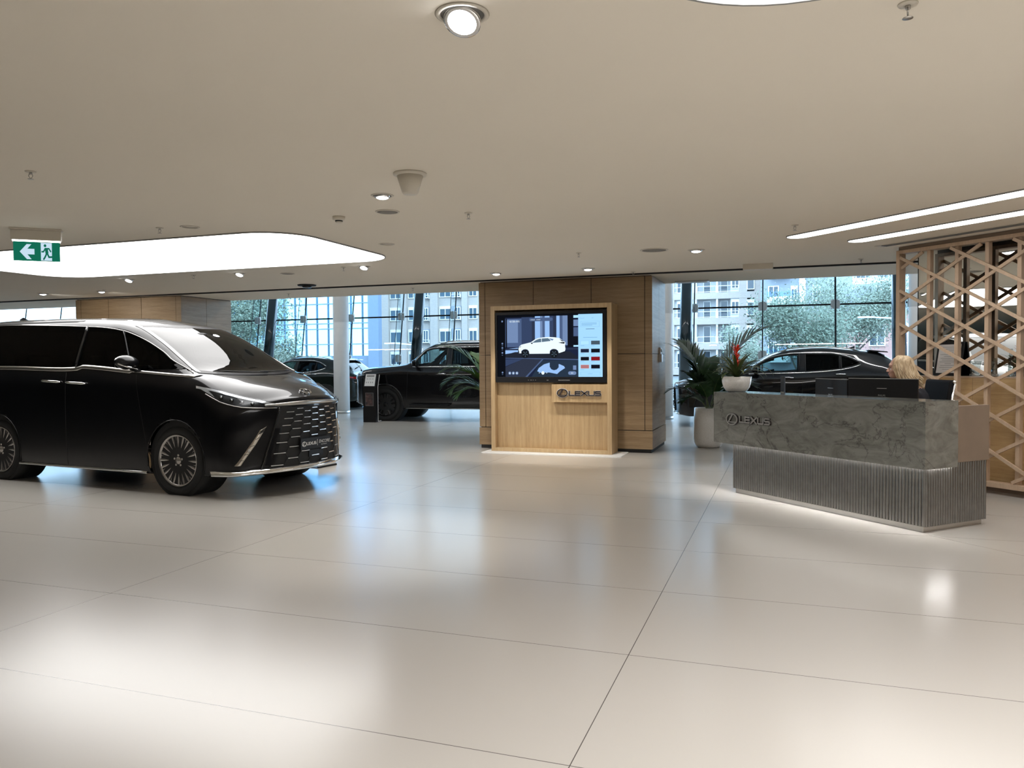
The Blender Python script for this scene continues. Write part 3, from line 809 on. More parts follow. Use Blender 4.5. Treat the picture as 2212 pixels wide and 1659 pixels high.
wk = MB(); wk.box((-6.60, 6.224, .71), (ub1-.032, 6.66, .74)); wk.box((-6.60, 6.66, .71), (-4.72, 6.95, .74)); wk.box((-6.60, 6.67, .06), (-6.56, 6.90, .71)); wk.box((-4.80, 6.67, .06), (-4.76, 6.90, .71))
wk.build('work_surface', M['wood_cab'], dk_)
MB().box((-6.86, 5.838, .558), (-4.305, 5.869, .566)).build('led_strip', M['led_desk'], dk_)
MB().box((-4.305, 5.875, .5375), (-4.285, 6.18, .5379)).build('led_strip_end', M['led_desk'], dk_)
k = MB(); logo_emblem(k, lambda u, w, n: (-6.563+u, 5.81-n, .812+w), .088, .064, .010, .020)
logo_word(k, lambda u, w, n: (-6.447+u, 5.81-n, .782+w), .072, .45, .010, .020)
lg = k.build('logo_letters', M['satin'], dk_)
k = MB(); logo_emblem(k, lambda u, w, n: (-6.563+u, 5.81-n, .812+w), .092, .067, .0, .0098)
logo_word(k, lambda u, w, n: (-6.447+u, 5.81-n, .782+w), .072, .45, .0, .0098, 0, 1.5)
k.build('letter_edges', M['darkmetal'], lg)

# monitors with their backs to us
def monitor(p, q, z0, z1, label, text):
    """p, q are (u, v) of the lower back edge ends"""
    P, Q = Vector(W(*p)), Vector(W(*q)); c_ = (P+Q)/2; d = Q-P; a = atan2(d.y, d.x); h = d.length/2
    t = thing('computer_monitor', label, 'monitor', (c_.x, c_.y, .742), a, 'monitors on the reception desk')
    zz0, zz1 = z0-.742, z1-.742
    MB().box((-h, 0, zz0), (h, .022, zz1)).build('rear_shell', M['black'], t, bevel=.004)
    MB().box((-h+.01, .0225, zz0+.015), (h-.01, .0235, zz1-.01)).build('screen', M['blackgloss'], t)
    MB().box((-h, -.001, zz1-.004), (h, .022, zz1+.002)).build('top_edge', M['grey'], t)
    s = MB(); s.box((-.035, -.045, .012), (.035, -.005, zz0+.14)); s.build('stand', M['black'], t, bevel=.004)
    MB().box((-.12, -.11, 0), (.12, .08, .012)).build('foot', M['black'], t, bevel=.004)
    MB().box((-.05, -.004, zz1-.10), (.05, -.001, zz1-.095)).build('hinge_line', M['steel'], t)
    k = MB(); put_text(k, text, .026, lambda u, w, n: (u, -n, w), .0025, 0, at=(0, zz1-.178), align='c', width=.075)
    k.build('maker_mark', M['steel'], t)
monitor((-6.33, 6.78), (-5.765, 6.625), .90, 1.243, 'left black monitor on the reception desk, seen from behind', 'PHILIPS')
monitor((-5.745, 6.62), (-5.045, 6.75), .90, 1.258, 'right black monitor in front of the seated receptionist, seen from behind', 'PHILIPS')
t = thing('payment_terminal_post', 'slim dark grey post standing on the desk behind the marble counter', 'stand', W(-6.53, 6.5, .742), -pi/4)
MB().box((-.05, -.04, 0), (.05, .04, .012)).build('foot', M['black'], t)
MB().box((-.026, -.012, .012), (.026, .012, .53)).build('post', plain('slate_plastic', (.05, .06, .075), .4), t, bevel=.004)
MB().box((-.024, -.0135, .34), (.024, -.012, .352)).build('band', M['steel'], t)

# bromeliad bowl on the counter
bx, by, _z = W(-6.765, 6.04, 0)
t = thing('potted_bromeliad', 'red-flowered bromeliad in a round white bowl on the marble counter', 'potted plant', (bx, by, 1.102))
MB().lathe([(.001, .0), (.095, 0), (.110, .005), (.142, .045), (.157, .095), (.163, .165), (.154, .165), (.148, .10), (.12, .05), (.001, .04)], 40).build('bowl', M['pot'], t)
MB().lathe([(.155, .140), (.09, .152), (.001, .155)], 24).build('soil', M['soil'], t)
def strap_leaf(base, az, el, L, droop, w, segs=10, curl=.35):
    """arching strap leaf as rows of three points"""
    rows = []; p = Vector(base); e = el
    side = Vector((-sin(az), cos(az), 0))
    for i in range(segs+1):
        f = i/segs
        ww = w*(sin(min(1, f*1.6+.25)*pi/2))*(1-f**3)**.8
        up = Vector((-cos(az)*sin(e), -sin(az)*sin(e), cos(e)))
        rows.append([tuple(p+side*ww+up*ww*curl), tuple(p), tuple(p-side*ww+up*ww*curl)])
        p = p + Vector((cos(az)*cos(e), sin(az)*cos(e), sin(e)))*(L/segs); e -= droop/segs*(.4+1.2*f)
    return rows
rnd = random.Random(3)
for i in range(30):
    az = i*2.399+rnd.uniform(-.2, .2); f = i/30
    rows = strap_leaf((.012*cos(az), .012*sin(az), .15), az, 1.35-.75*f+rnd.uniform(-.1, .1), rnd.uniform(.30, .40), 1.0+1.1*f, .021)
    MB().grid(rows).build('leaf', M['brom'], t)
rows = strap_leaf((.02, 0, .15), YAW+.1, .75, .50, 2.3, .02); MB().grid(rows).build('leaf', M['brom'], t)
MB().tube([(0, 0, .15), (.004, 0, .30), (.006, 0, .42)], [.016, .015, .012], 8).build('flower_stalk', M['red'], t)
fl = MB()
for i in range(34):
    az = i*2.399; f = i/34; z = .27+.22*f
    fl.grid(strap_leaf((.008*cos(az), .008*sin(az), z), az, 1.25-.5*abs(sin(f*9)), .075-.02*f+(.03 if f > .6 else 0), .5, .012, 5))
fl.build('flower_spike', M['red'], t)

# ------------------------------------------------------------------ potted palms
def frond(mb, base, az, el, L, droop, leaf_len, n=22, w=.0175, twist=.7, seed=0, start=.32):
    """arching rachis with paired leaflets"""
    r_ = random.Random(seed); pts = []; p = Vector(base); e = el; N = 24
    for i in range(N+1):
        pts.append((p.copy(), e)); f = i/N
        p = p + Vector((cos(az)*cos(e), sin(az)*cos(e), sin(e)))*(L/N); e -= droop/N*(.3+1.4*f)
    mb.tube([q[0] for q in pts], [.006*(1-.75*i/N) for i in range(N+1)], 5, 1)
    side = Vector((-sin(az), cos(az), 0))
    for i in range(n):
        f = start + (1-start)*i/(n-1); k = min(N, int(f*N)); q, e_ = pts[k]
        t_ = Vector((cos(az)*cos(e_), sin(az)*cos(e_), sin(e_))); up = side.cross(t_) * -1
        ll = leaf_len*(.55+.9*sin(pi*min(1, (f-start)/(1-start)*.85+.12)))*.8
        for s_ in (-1, 1):
            d = (t_*(.75+.5*f) + side*s_*(1.0-.35*f) + up*r_.uniform(.05, .3)).normalized()
            a = q.copy(); rows = []; dd = d.copy()
            for j in range(6):
                g = j/5; ww = w*(.5+1.1*sin(pi*min(1, g*.9+.1)))*(1-g**4)
                sd = dd.cross(up).normalized()
                rows.append([tuple(a+sd*ww), tuple(a-sd*ww)])
                a = a + dd*(ll/5); dd = (dd + Vector((0, 0, -.10-.12*g))*twist).normalized()
            mb.grid(rows, 0, True)
def palm(loc, name, label, fronds, matl, pot_h, pot_r):
    t = thing(name, label, 'potted plant', loc)
    r = pot_r
    MB().lathe([(.001, 0), (r*.66, 0), (r*.82, .02), (r*.95, .07), (r*1.0, .16), (r*.97, pot_h*.6), (r*.92, pot_h), (r*.85, pot_h), (r*.87, pot_h*.7), (.001, pot_h*.68)], 48).build('planter', M['pot'], t)
    MB().lathe([(r*.86, pot_h-.06), (r*.4, pot_h-.045), (.001, pot_h-.04)], 24).build('soil', M['soil'], t)
    for i, (az, el, L, dr, ll, b) in enumerate(fronds):
        m = MB(); frond(m, (b*cos(az+1), b*sin(az+1), pot_h-.05), az, el, L, dr, ll, seed=i)
        m.build('frond', [matl, M['stem']], t)
A0 = YAW   # picture-right direction
palm((-1.21, 13.36, 0), 'potted_palm', 'tall palm in a white planter beside the marble desk',
     [(A0+.15, 1.30, 1.75, 1.0, .50, .03), (A0+2.95, 1.46, 1.34, 1.15, .27, .02), (A0+.4, 1.15, 1.30, 1.3, .42, .04), (A0-2.5, 1.28, .95, 1.3, .24, .03), (A0+2.2, 1.45, 1.35, 1.0, .38, .02), (A0-.6, 1.25, 1.15, 1.5, .38, .03),
      (A0+.1, 1.05, .95, 1.6, .34, .04), (A0-2.2, 1.1, .95, 1.6, .30, .04), (A0+1.3, 1.3, 1.2, 1.2, .36, .02), (A0-1.5, 1.2, 1.05, 1.5, .34, .04), (A0+3.1, 1.05, .80, 1.6, .30, .03), (A0-.2, .95, .66, 1.7, .28, .05), (A0-2.7, .95, .62, 1.7, .27, .05), (A0-1.0, 1.0, .7, 1.6, .28, .05)],
     M['palm'], .66, .25)
palm((-5.46, 14.42, 0), 'potted_palm', 'bright green palm in a white planter half hidden by the central oak pillar',
     [(A0+3.1, 1.28, 1.55, 1.25, .42, .03), (A0+3.25, 1.02, 1.15, 1.9, .40, .03), (A0+2.9, .98, 1.0, 2.1, .38, .04), (A0+3.0, 1.15, 1.3, 1.7, .38, .02), (A0+2.0, 1.3, 1.3, 1.2, .36, .02), (A0-2.6, 1.15, 1.1, 1.5, .35, .03), (A0+3.6, .85, .85, 1.9, .34, .05), (A0+1.4, 1.3, 1.2, 1.2, .34, .02)],
     M['palm2'], .72, .25)

# ------------------------------------------------------------------ lattice screen, cabinet, mirror
lt = thing('lattice_screen', 'tall pale timber lattice screen of uprights and crossing diagonals', 'screen', (0, 0, 0), -pi/4)
LU0, LU1, LV, LZ0, LZ1 = -6.43, -2.2, 8.2, .075, 2.745
f = MB(); f.box((LU0, LV, LZ0), (LU0+.045, LV+.11, LZ1)); f.box((LU1-.045, LV, LZ0), (LU1, LV+.11, LZ1))
f.box((LU0+.045, LV, LZ1-.04), (LU1-.045, LV+.11, LZ1)); f.box((LU0+.045, LV, LZ0), (LU1-.045, LV+.11, LZ0+.055))
f.build('frame', M['wood_pale'], lt, bevel=.002)
MB().box((LU0+.02, LV+.02, LZ1), (LU1, LV+.09, ZC-.003)).build('head_channel', M['tan'], lt)
k = 1
while LU0+.025+.343*k < LU1-.1:
    u = LU0+.025+.343*k
    MB().box((u, LV+.05, LZ0+.055), (u+.042, LV+.108, LZ1-.04)).build('upright', M['wood_pale'], lt); k += 1
SL = .566
def diag(sgn, z_at_left, v0, v1):
    """bar clipped to the frame"""
    ua, ub, za, zb = LU0+.045, LU1-.045, LZ0+.055, LZ1-.04
    zf = lambda u: z_at_left + sgn*SL*(u-LU0)
    pts = []
    lo, hi = ua, ub
    for zc in (za+.012, zb-.012):
        u = LU0 + (zc-z_at_left)/(sgn*SL)
        if (zc > (za+zb)/2) == (sgn > 0): hi = min(hi, u)
        else: lo = max(lo, u)
    if hi-lo < .12: return
    MB().bar((lo, (v0+v1)/2, zf(lo)), (hi, (v0+v1)/2, zf(hi)), .034, v1-v0, (0, 1, 0)).build('diagonal', M['wood_pale'], lt)
for k in range(-9, 9):
    diag(-1, 2.686-.393*k, LV+.002, LV+.024)
for k in range(-12, 9):
    diag(1, 2.508-.393*k, LV+.026, LV+.048)
cb = thing('low_display_cabinet', 'long honey oak cabinet behind the lattice screen', 'cabinet', (0, 0, 0), -pi/4)
MB().box((LU0+.02, 8.40, 0), (LU1, 8.60, .08)).build('plinth', M['tan'], cb)
for a in range(5):
    MB().box((LU0+.0+.85*a, 8.37, .085), (LU0+.846+.85*a, 8.388, 1.235)).build('front_panel', M['wood_cab'], cb)
MB().box((LU0+.005, 8.388, .08), (LU1, 8.60, 1.238)).build('carcass', M['wood_cab'], cb)
MB().box((LU0-.002, 8.368, 1.238), (LU1, 8.60, 1.252)).build('top', M['wood_pale'], cb)
w_ = MB(); w_.box((LU0, 8.62, 0), (-.6, 8.80, ZC)); o = struct(w_.build('wall_mirror', M['wall']), 'wall carrying the mirror behind the lattice screen', 'wall'); o.rotation_euler = (0, 0, -pi/4)
t = thing('wall_mirror_panel', 'large mirror above the honey oak cabinet behind the lattice screen', 'mirror', (0, 0, 0), -pi/4)
MB().box((LU0, 8.604, 1.254), (-.7, 8.614, ZC-.02)).build('glass', M['mirror'], t)
MB().box((LU0-.012, 8.603, 1.254), (LU0-.001, 8.618, ZC-.02)).build('edge_strip', M['dark'], t)

# certificate and crystal awards on the cabinet top
t = thing('framed_certificate', 'framed certificate leaning on the cabinet behind the lattice screen', 'certificate', W(-5.98, 8.50, 1.254), -pi/4)
R_ = Matrix.Rotation(radians(-12), 4, 'X')
FC = lambda a, b, c_: tuple(R_ @ Vector((a, b, c_)))
MB().box((-.16, -.012, 0), (.16, .012, .40), 0, FC).build('frame', M['black'], t)
MB().box((-.135, -.014, .03), (.135, -.0125, .37), 0, FC).build('paper', M['paper'], t)
k = MB()
for i in range(13):
    wd = (.10, .07, .09, .05, .11, .06, .10, .08, .11, .04, .09, .10, .06)[i]
    k.box((-wd, -.0152, .335-.022*i), (wd, -.0145, .340-.022*i), 0, FC)
k.build('text_lines', M['grey'], t)
MB().box((-.03, .013, 0), (.03, .10, .012)).build('easel_foot', M['black'], t)
def award(u, h, r0, r1, lab, n=6, tw=.4):
    t = thing('crystal_award', lab, 'award', W(u, 8.47, 1.254), .3, 'crystal awards on the cabinet')
    m = MB(); m.lathe([(r0*1.25, 0), (r0*1.25, .025), (.001, .025)], n); m.build('base', M['crystal'], t)
    rows = []
    for j in range(4):
        f_ = j/3; r = r0+(r1-r0)*f_; rows.append([(r*cos(2*pi*i/n+tw*f_), r*.55*sin(2*pi*i/n+tw*f_), .026+(h-.026)*f_) for i in range(n)])
    m = MB(); m.grid(rows, 0, False, True); m.add(rows[-1], [list(range(n))]); m.build('body', M['crystal'], t)
award(-5.62, .17, .05, .075, 'squat wide crystal award, left of the awards on the oak cabinet', 6)
award(-5.40, .20, .035, .02, 'slim crystal award right of the squat one on the oak cabinet', 4)
award(-5.22, .30, .04, .018, 'tall tapering crystal award in the middle of the oak cabinet', 4, .1)
award(-4.98, .36, .055, .02, 'tallest tapering crystal award on the oak cabinet', 4, .1)
award(-4.72, .22, .035, .06, 'flared crystal award near the right edge of the picture', 5)

# ------------------------------------------------------------------ information kiosks
def kiosk(loc, rz, label):
    t = thing('information_kiosk', label, 'kiosk', loc, rz, 'black information kiosks')
    side = [(0, 0), (.0, .86), (.11, 1.19), (.26, 1.19), (.16, .80), (.16, .03), (.30, .03), (.30, 0)]
    FK = lambda u, w, n: (n, u, w)
    b = MB(); b.prism([(0, 0), (0, .86), (.11, 1.19), (.20, 1.19), (.10, .84), (.10, 0)], FK, -.17, .17); b.build('body', M['black'], t)
    b = MB()
    for q in stroke([(.28, .02), (.112, .02), (.112, .86), (.21, 1.16)], .022): b.prism(q, FK, .165, .178)
    b.build('edge_trim', M['tl'], t)
    MB().box((-.17, .10, 0), (.17, .30, .012)).build('foot', M['black'], t)
    d = Vector((0, .11, .33)).normalized(); nn = Vector((0, -.33, .11)).normalized()
    FP = lambda u, w, n: (u, .0+d.y*w+nn.y*n, .86+d.z*w+nn.z*n)
    b = MB(); b.prism([(-.135, .025), (.135, .025), (.135, .33), (-.135, .33)], FP, .001, .004); s_ = b.build('spec_sheet', M['white'], t)
    b = MB(); b.prism([(-.10, .255), (.10, .255), (.10, .305), (-.10, .305)], FP, .0042, .005)
    for x in (-.10, -.03, .04): b.prism([(x, .20), (x+.05, .20), (x+.05, .215), (x, .215)], FP, .0042, .005)
    for x in (-.10, -.05, .01, .06): b.prism([(x, .10), (x+.02, .10), (x+.02, .135), (x, .135)], FP, .0042, .005)
    b.build('print', M['grey'], s_)
    b = MB(); b.box((-.105, -.004, .40), (.105, -.001, .72)); p_ = b.build('poster', M['grey'], t)
    b = MB(); b.box((-.10, -.0055, .405), (.10, -.0045, .715)); b.build('poster_picture', M['poster'], p_)
    return t
t_ = NT('poster_print'); v_ = t_.coords((5, 5, 9)); n_ = t_.noise(v_, 1, 4)
t_.pbsdf(t_.ramp(n_.outputs[0], [(.4, (.03, .03, .035)), (.55, (.10, .055, .05)), (.7, (.22, .17, .16))]), .35); M['poster'] = t_.mat
kiosk((-9.555, 16.70, 0), radians(4), 'black information kiosk beside the front wheel of the big black off-roader')
kiosk((-1.12, 15.75, 0), radians(2), 'black information kiosk behind the palm and the white flower bowl')
# ------------------------------------------------------------------ vehicles
class Car:
    """body surface lofted from cross sections; local x forward from the front axle, y to the car's left, z up"""
    def __init__(s, st, bow, cap_f, cap_r, wheels, ra, ns=150, nt=44):
        st = sorted(st, key=lambda q: q[0])
        st = [(x, P[:7] + [(P[6][0]+(P[7][0]-P[6][0])*f+.012*sin(pi*f), P[6][1]+(P[7][1]-P[6][1])*f) for f in (.4, .8)] + P[7:]) for x, P in st]
        s.wheels, s.ra = wheels, ra
        K = len(st[0][1]); X = [q[0] for q in st]
        fy = [pchip(X, [q[1][k][0] for q in st]) for k in range(K)]; fz = [pchip(X, [q[1][k][1] for q in st]) for k in range(K)]
        rows = []
        for i in range(ns):
            x = X[0] + (X[-1]-X[0])*i/(ns-1)
            P = [(fy[k](x), fz[k](x)) for k in range(K)]
            T = [0]
            for a, b in zip(P[:-1], P[1:]): T.append(T[-1] + max(1e-4, sqrt((a[0]-b[0])**2+(a[1]-b[1])**2)))
            gy, gz = pchip(T, [p[0] for p in P]), pchip(T, [p[1] for p in P])
            half = [(max(0, gy(T[-1]*j/nt)), gz(T[-1]*j/nt)) for j in range(nt+1)]
            rows.append((x, [(y, z) for y, z in half] + [(-y, z) for y, z in half[-2:0:-1]]))
        def ringat(x, ring, sc, zc, dx): return (x+dx, [(y*sc, zc+(z-zc)*sc) for y, z in ring])
        pre = [ringat(rows[0][0], rows[0][1], sc, cap_r[0], dx) for sc, dx in cap_r[1]]
        post = [ringat(rows[-1][0], rows[-1][1], sc, cap_f[0], dx) for sc, dx in cap_f[1]]
        rows = pre[::-1] + rows + post
        s.rows = [[(x - bow(x, y, z), y, z) for y, z in ring] for x, ring in rows]
        nr, nc = len(s.rows), len(s.rows[0])
        s.v = [p for r in s.rows for p in r]; s.f = []
        for i in range(nr-1):
            for j in range(nc):
                j2 = (j+1) % nc; s.f.append((i*nc+j, (i+1)*nc+j, (i+1)*nc+j2, i*nc+j2))
        s.f.append([(nr-1)*nc+j for j in range(nc)]); s.f.append([j for j in range(nc)][::-1])
        s.bvh = BVHTree.FromPolygons(s.v, s.f); s.cut = []
    def hit(s, o, d):
        loc, n, i, dd = s.bvh.ray_cast(Vector(o), Vector(d))
        if loc is None:
            loc, n, i, dd = s.bvh.find_nearest(Vector(o))
            n = Vector(d) * -1
        return loc, (n if n.dot(Vector(d)) < 0 else -n)
    def side(s, x, z, sg, off=0):
        p, n = s.hit((x, 3*sg, z), (0, -sg, 0)); return p + n*off
    def front(s, y, z, off=0, sg=1):
        p, n = s.hit((4*sg if sg > 0 else -8, y, z), (-sg, 0, 0)); return p + n*off
    def diag(s, u, z, sg, off=0):
        """from the front corner of side sg; u runs forward and inward"""
        d = Vector((-S2, -sg*S2, 0)); o = Vector((u*S2, -sg*u*S2, z)) - d*5
        p, n = s.hit(o, d); return p + n*off
    def top(s, x, y, off=0):
        p, n = s.hit((x, y, 4), (0, 0, -1)); return p + n*off
    def patch(s, x0, x1, lo, hi, proj, sg, off, nx=26, nz=10):
        """surface patch between two curves; proj 'side' | 'front' | 'diag'"""
        rows = []
        for i in range(nx+1):
            x = x0+(x1-x0)*i/nx; a, b = lo(x), hi(x); row = []
            for j in range(nz+1):
                z = a+(b-a)*j/nz
                row.append(s.side(x, z, sg, off) if proj == 'side' else s.front(x, z, off) if proj == 'front' else s.front(x, z, off, -1) if proj == 'rear' else s.diag(x, z, sg, off))
            rows.append([tuple(p) for p in row])
        return rows
    def line(s, pts, proj, sg, off):
        return [s.side(x, z, sg, off) if proj == 'side' else s.front(x, z, off) if proj == 'front' else s.front(x, z, off, -1) if proj == 'rear' else s.diag(x, z, sg, off) for x, z in pts]
    def window(s, x0, x1, lo, hi): s.cut.append((min(x0, x1), max(x0, x1), lo, hi))
    def body(s, matl, parent, ws=None, name='body'):
        m = MB(); keep = []
        for f in s.f:
            c_ = Vector((0, 0, 0))
            for i in f: c_ += Vector(s.v[i])
            c_ /= len(f); drop = False
            for wx in s.wheels:
                if abs(c_.y) > .60 and (c_.x-wx)**2 + (c_.z-s.ra[1])**2 < s.ra[0]**2: drop = True
            if not drop:
                g = .022
                for a, b, lo, hi in s.cut:
                    if a+g < c_.x < b-g and lo(c_.x)+g < c_.z < hi(c_.x)-g and abs(c_.y) > .55: drop = True
                if ws and ws(c_.x, c_.y) and c_.z > 1.0: drop = True
            if not drop: keep.append(f)
        m.add(s.v, keep, 0, True)
        return m.build(name, matl, parent)

def wheel(parent, x, y, sg, R, rr, w, style, tyre_z=None, dark=False):
    """tyre with rim, spokes, hub; sg = +1 for the car's left side"""
    z0 = R
    F = lambda a, b, c_: (x+a, y+sg*c_, z0+b)
    h = w/2; t = MB()
    t.lathe([(rr*.98, h*.55), (rr+.006, h*.86), (rr+.03, h*.98), ((R+rr)/2, h*1.04), (R-.03, h*.97), (R-.008, h*.80), (R, h*.5), (R, -h*.5), (R-.008, -h*.8), (R-.03, -h), (rr+.02, -h), (rr*.98, -h*.7)], 56, F)
    wh = t.build('wheel', M['tyre'], parent); wh['label'] = 'wheel with black tyre'
    mat = M['rimdark'] if dark else M['rim']
    r = MB(); r.lathe([(rr*.99, h*.50), (rr*1.005, h*.92), (rr*.985, h*.95), (rr*.93, h*.80), (rr*.90, h*.5), (rr*.89, -h*.8)], 56, F); r.build('rim', mat, wh)
    b = MB(); b.lathe([(rr*.90, -h*.25), (rr*.62, -h*.25), (.001, -h*.2)], 40, F); b.build('brake_backing', M['dark'], wh)
    b = MB(); b.lathe([(rr*.60, -h*.05), (rr*.60, 0), (rr*.3, .005), (.001, .005)], 40, F); b.build('brake_disc', M['grey'], wh)
    s = MB(); fz = h*.80
    def spoke(a0, r0, a1, r1, w0, w1, d0=.0, d1=.0):
        p, q = Vector((r0*cos(a0), r0*sin(a0))), Vector((r1*cos(a1), r1*sin(a1))); d = (q-p).normalized(); n = Vector((-d.y, d.x))
        P = [p-n*w0/2, q-n*w1/2, q+n*w1/2, p+n*w0/2]
        vs = [F(v.x, v.y, fz-.045-dd) for v, dd in zip(P, (d0, d1, d1, d0))] + [F(v.x, v.y, fz-dd) for v, dd in zip(P, (d0, d1, d1, d0))]
        vs += [F(v.x, v.y, fz-.0+.004-dd) for v, dd in ((p, d0), (q, d1))]
        s.add(vs, [(0, 1, 5, 4), (2, 3, 7, 6), (1, 2, 6, 5), (3, 0, 4, 7), (4, 5, 9, 8), (6, 7, 8, 9)])
    if style == 'multi':
        for k in range(10):
            a = 2*pi*k/10 + .16
            for q in (-1, 1):
                spoke(a+q*.12, rr*.17, a+q*.155, rr*.95, .020, .027, .012, .0)
            spoke(a+.10, rr*.46, a+.31, rr*.95, .010, .014, .012, .004)
    else:
        for k in range(5):
            a = 2*pi*k/5 + .3
            for q in (-1, 1): spoke(a+q*.12, rr*.2, a+q*.20, rr*.95, .04, .055, .02, .0)
            spoke(a+.63, rr*.55, a+.63, rr*.95, .02, .03, .02, .005); spoke(a+.20, rr*.6, a+.63, rr*.6, .015, .015, .01, .01)
    s.build('spokes', mat, wh)
    hb = MB(); hb.lathe([(rr*.27, fz-.05), (rr*.26, fz-.014), (rr*.14, fz-.004), (rr*.13, fz+.008), (.001, fz+.010)], 30, F)
    for k in range(5):
        a = 2*pi*k/5+.3; ox, oy = rr*.205*cos(a), rr*.205*sin(a)
        hb.lathe([(.014, fz-.02), (.013, fz+.004), (.001, fz+.006)], 8, lambda p, q, c_, ox=ox, oy=oy: F(ox+p, oy+q, c_))
    hb.build('hub', mat, wh)
    return wh
def housing(parent, x, z, R, y0, y1, n=2):
    for sg in (-1, 1):
        m = MB(); F = lambda a, b, c_: (x+a, sg*c_, z+b)
        m.lathe([(R, y1), (R, y0), (.001, y0)], 40, F)
        m.build('wheel_housing', M['dark'], parent)
def seat(parent, x, y, z, s=1.0):
    m = MB()
    m.prism([(x+.26, z), (x-.24, z-.03), (x-.26, z+.12), (x+.26, z+.16)], lambda u, w, n: (u, y+n, w), -.24*s, .24*s)
    m.prism([(x-.22, z+.10), (x-.34, z+.66), (x-.46, z+.66), (x-.36, z+.06)], lambda u, w, n: (u, y+n, w), -.23*s, .23*s)
    m.prism([(x-.37, z+.68), (x-.40, z+.86), (x-.47, z+.86), (x-.46, z+.68)], lambda u, w, n: (u, y+n, w), -.13*s, .13*s)
    return m.build('seat', M['interior'], parent, bevel=.03)
def sides(fn):
    for sg in (-1, 1): fn(sg)
def mirror(parent, x, y, z, sg, L=.17, hh=.075, trim=True):
    """door mirror with arm"""
    m = MB(); rows = []
    for i in range(9):
        f = i/8; yy = y+sg*(L+.06)*f; k = sin(pi*min(1, max(.02, f*.86+.12)))**.5
        rows.append([(x+(.075*k*cos(a))*(1.25 if cos(a) > 0 else .55), yy, z+.012*f+hh*k*sin(a)) for a in [2*pi*j/16 for j in range(16)]])
    m.grid(rows, 0, True, True); m.add(rows[-1], [list(range(16))]); m.add(rows[0], [list(range(16))])
    mm = m.build('door_mirror', M['paint'], parent)
    m = MB(); m.bar((x, y-sg*.06, z-.10), (x, y+sg*.05, z-.06), .07, .035); m.build('arm', M['black'], mm)
    if trim:
        m = MB(); m.tube([(x+.05, y+sg*.02, z-hh*.80), (x+.07, y+sg*.12, z-hh*.66), (x+.04, y+sg*(L+.05), z-hh*.1)], [.011, .014, .006], 8); m.build('chrome_trim', M['chrome'], mm)
    m = MB(); m.prism(rrect(y+sg*.03 if sg > 0 else y-L-.02, z-hh*.7, y+L+.02 if sg > 0 else y-.03, z+hh*.7, .03, 4), lambda u, w, n: (x-.045-n, u, w), 0, .004); m.build('mirror_glass', M['mirror'], mm)

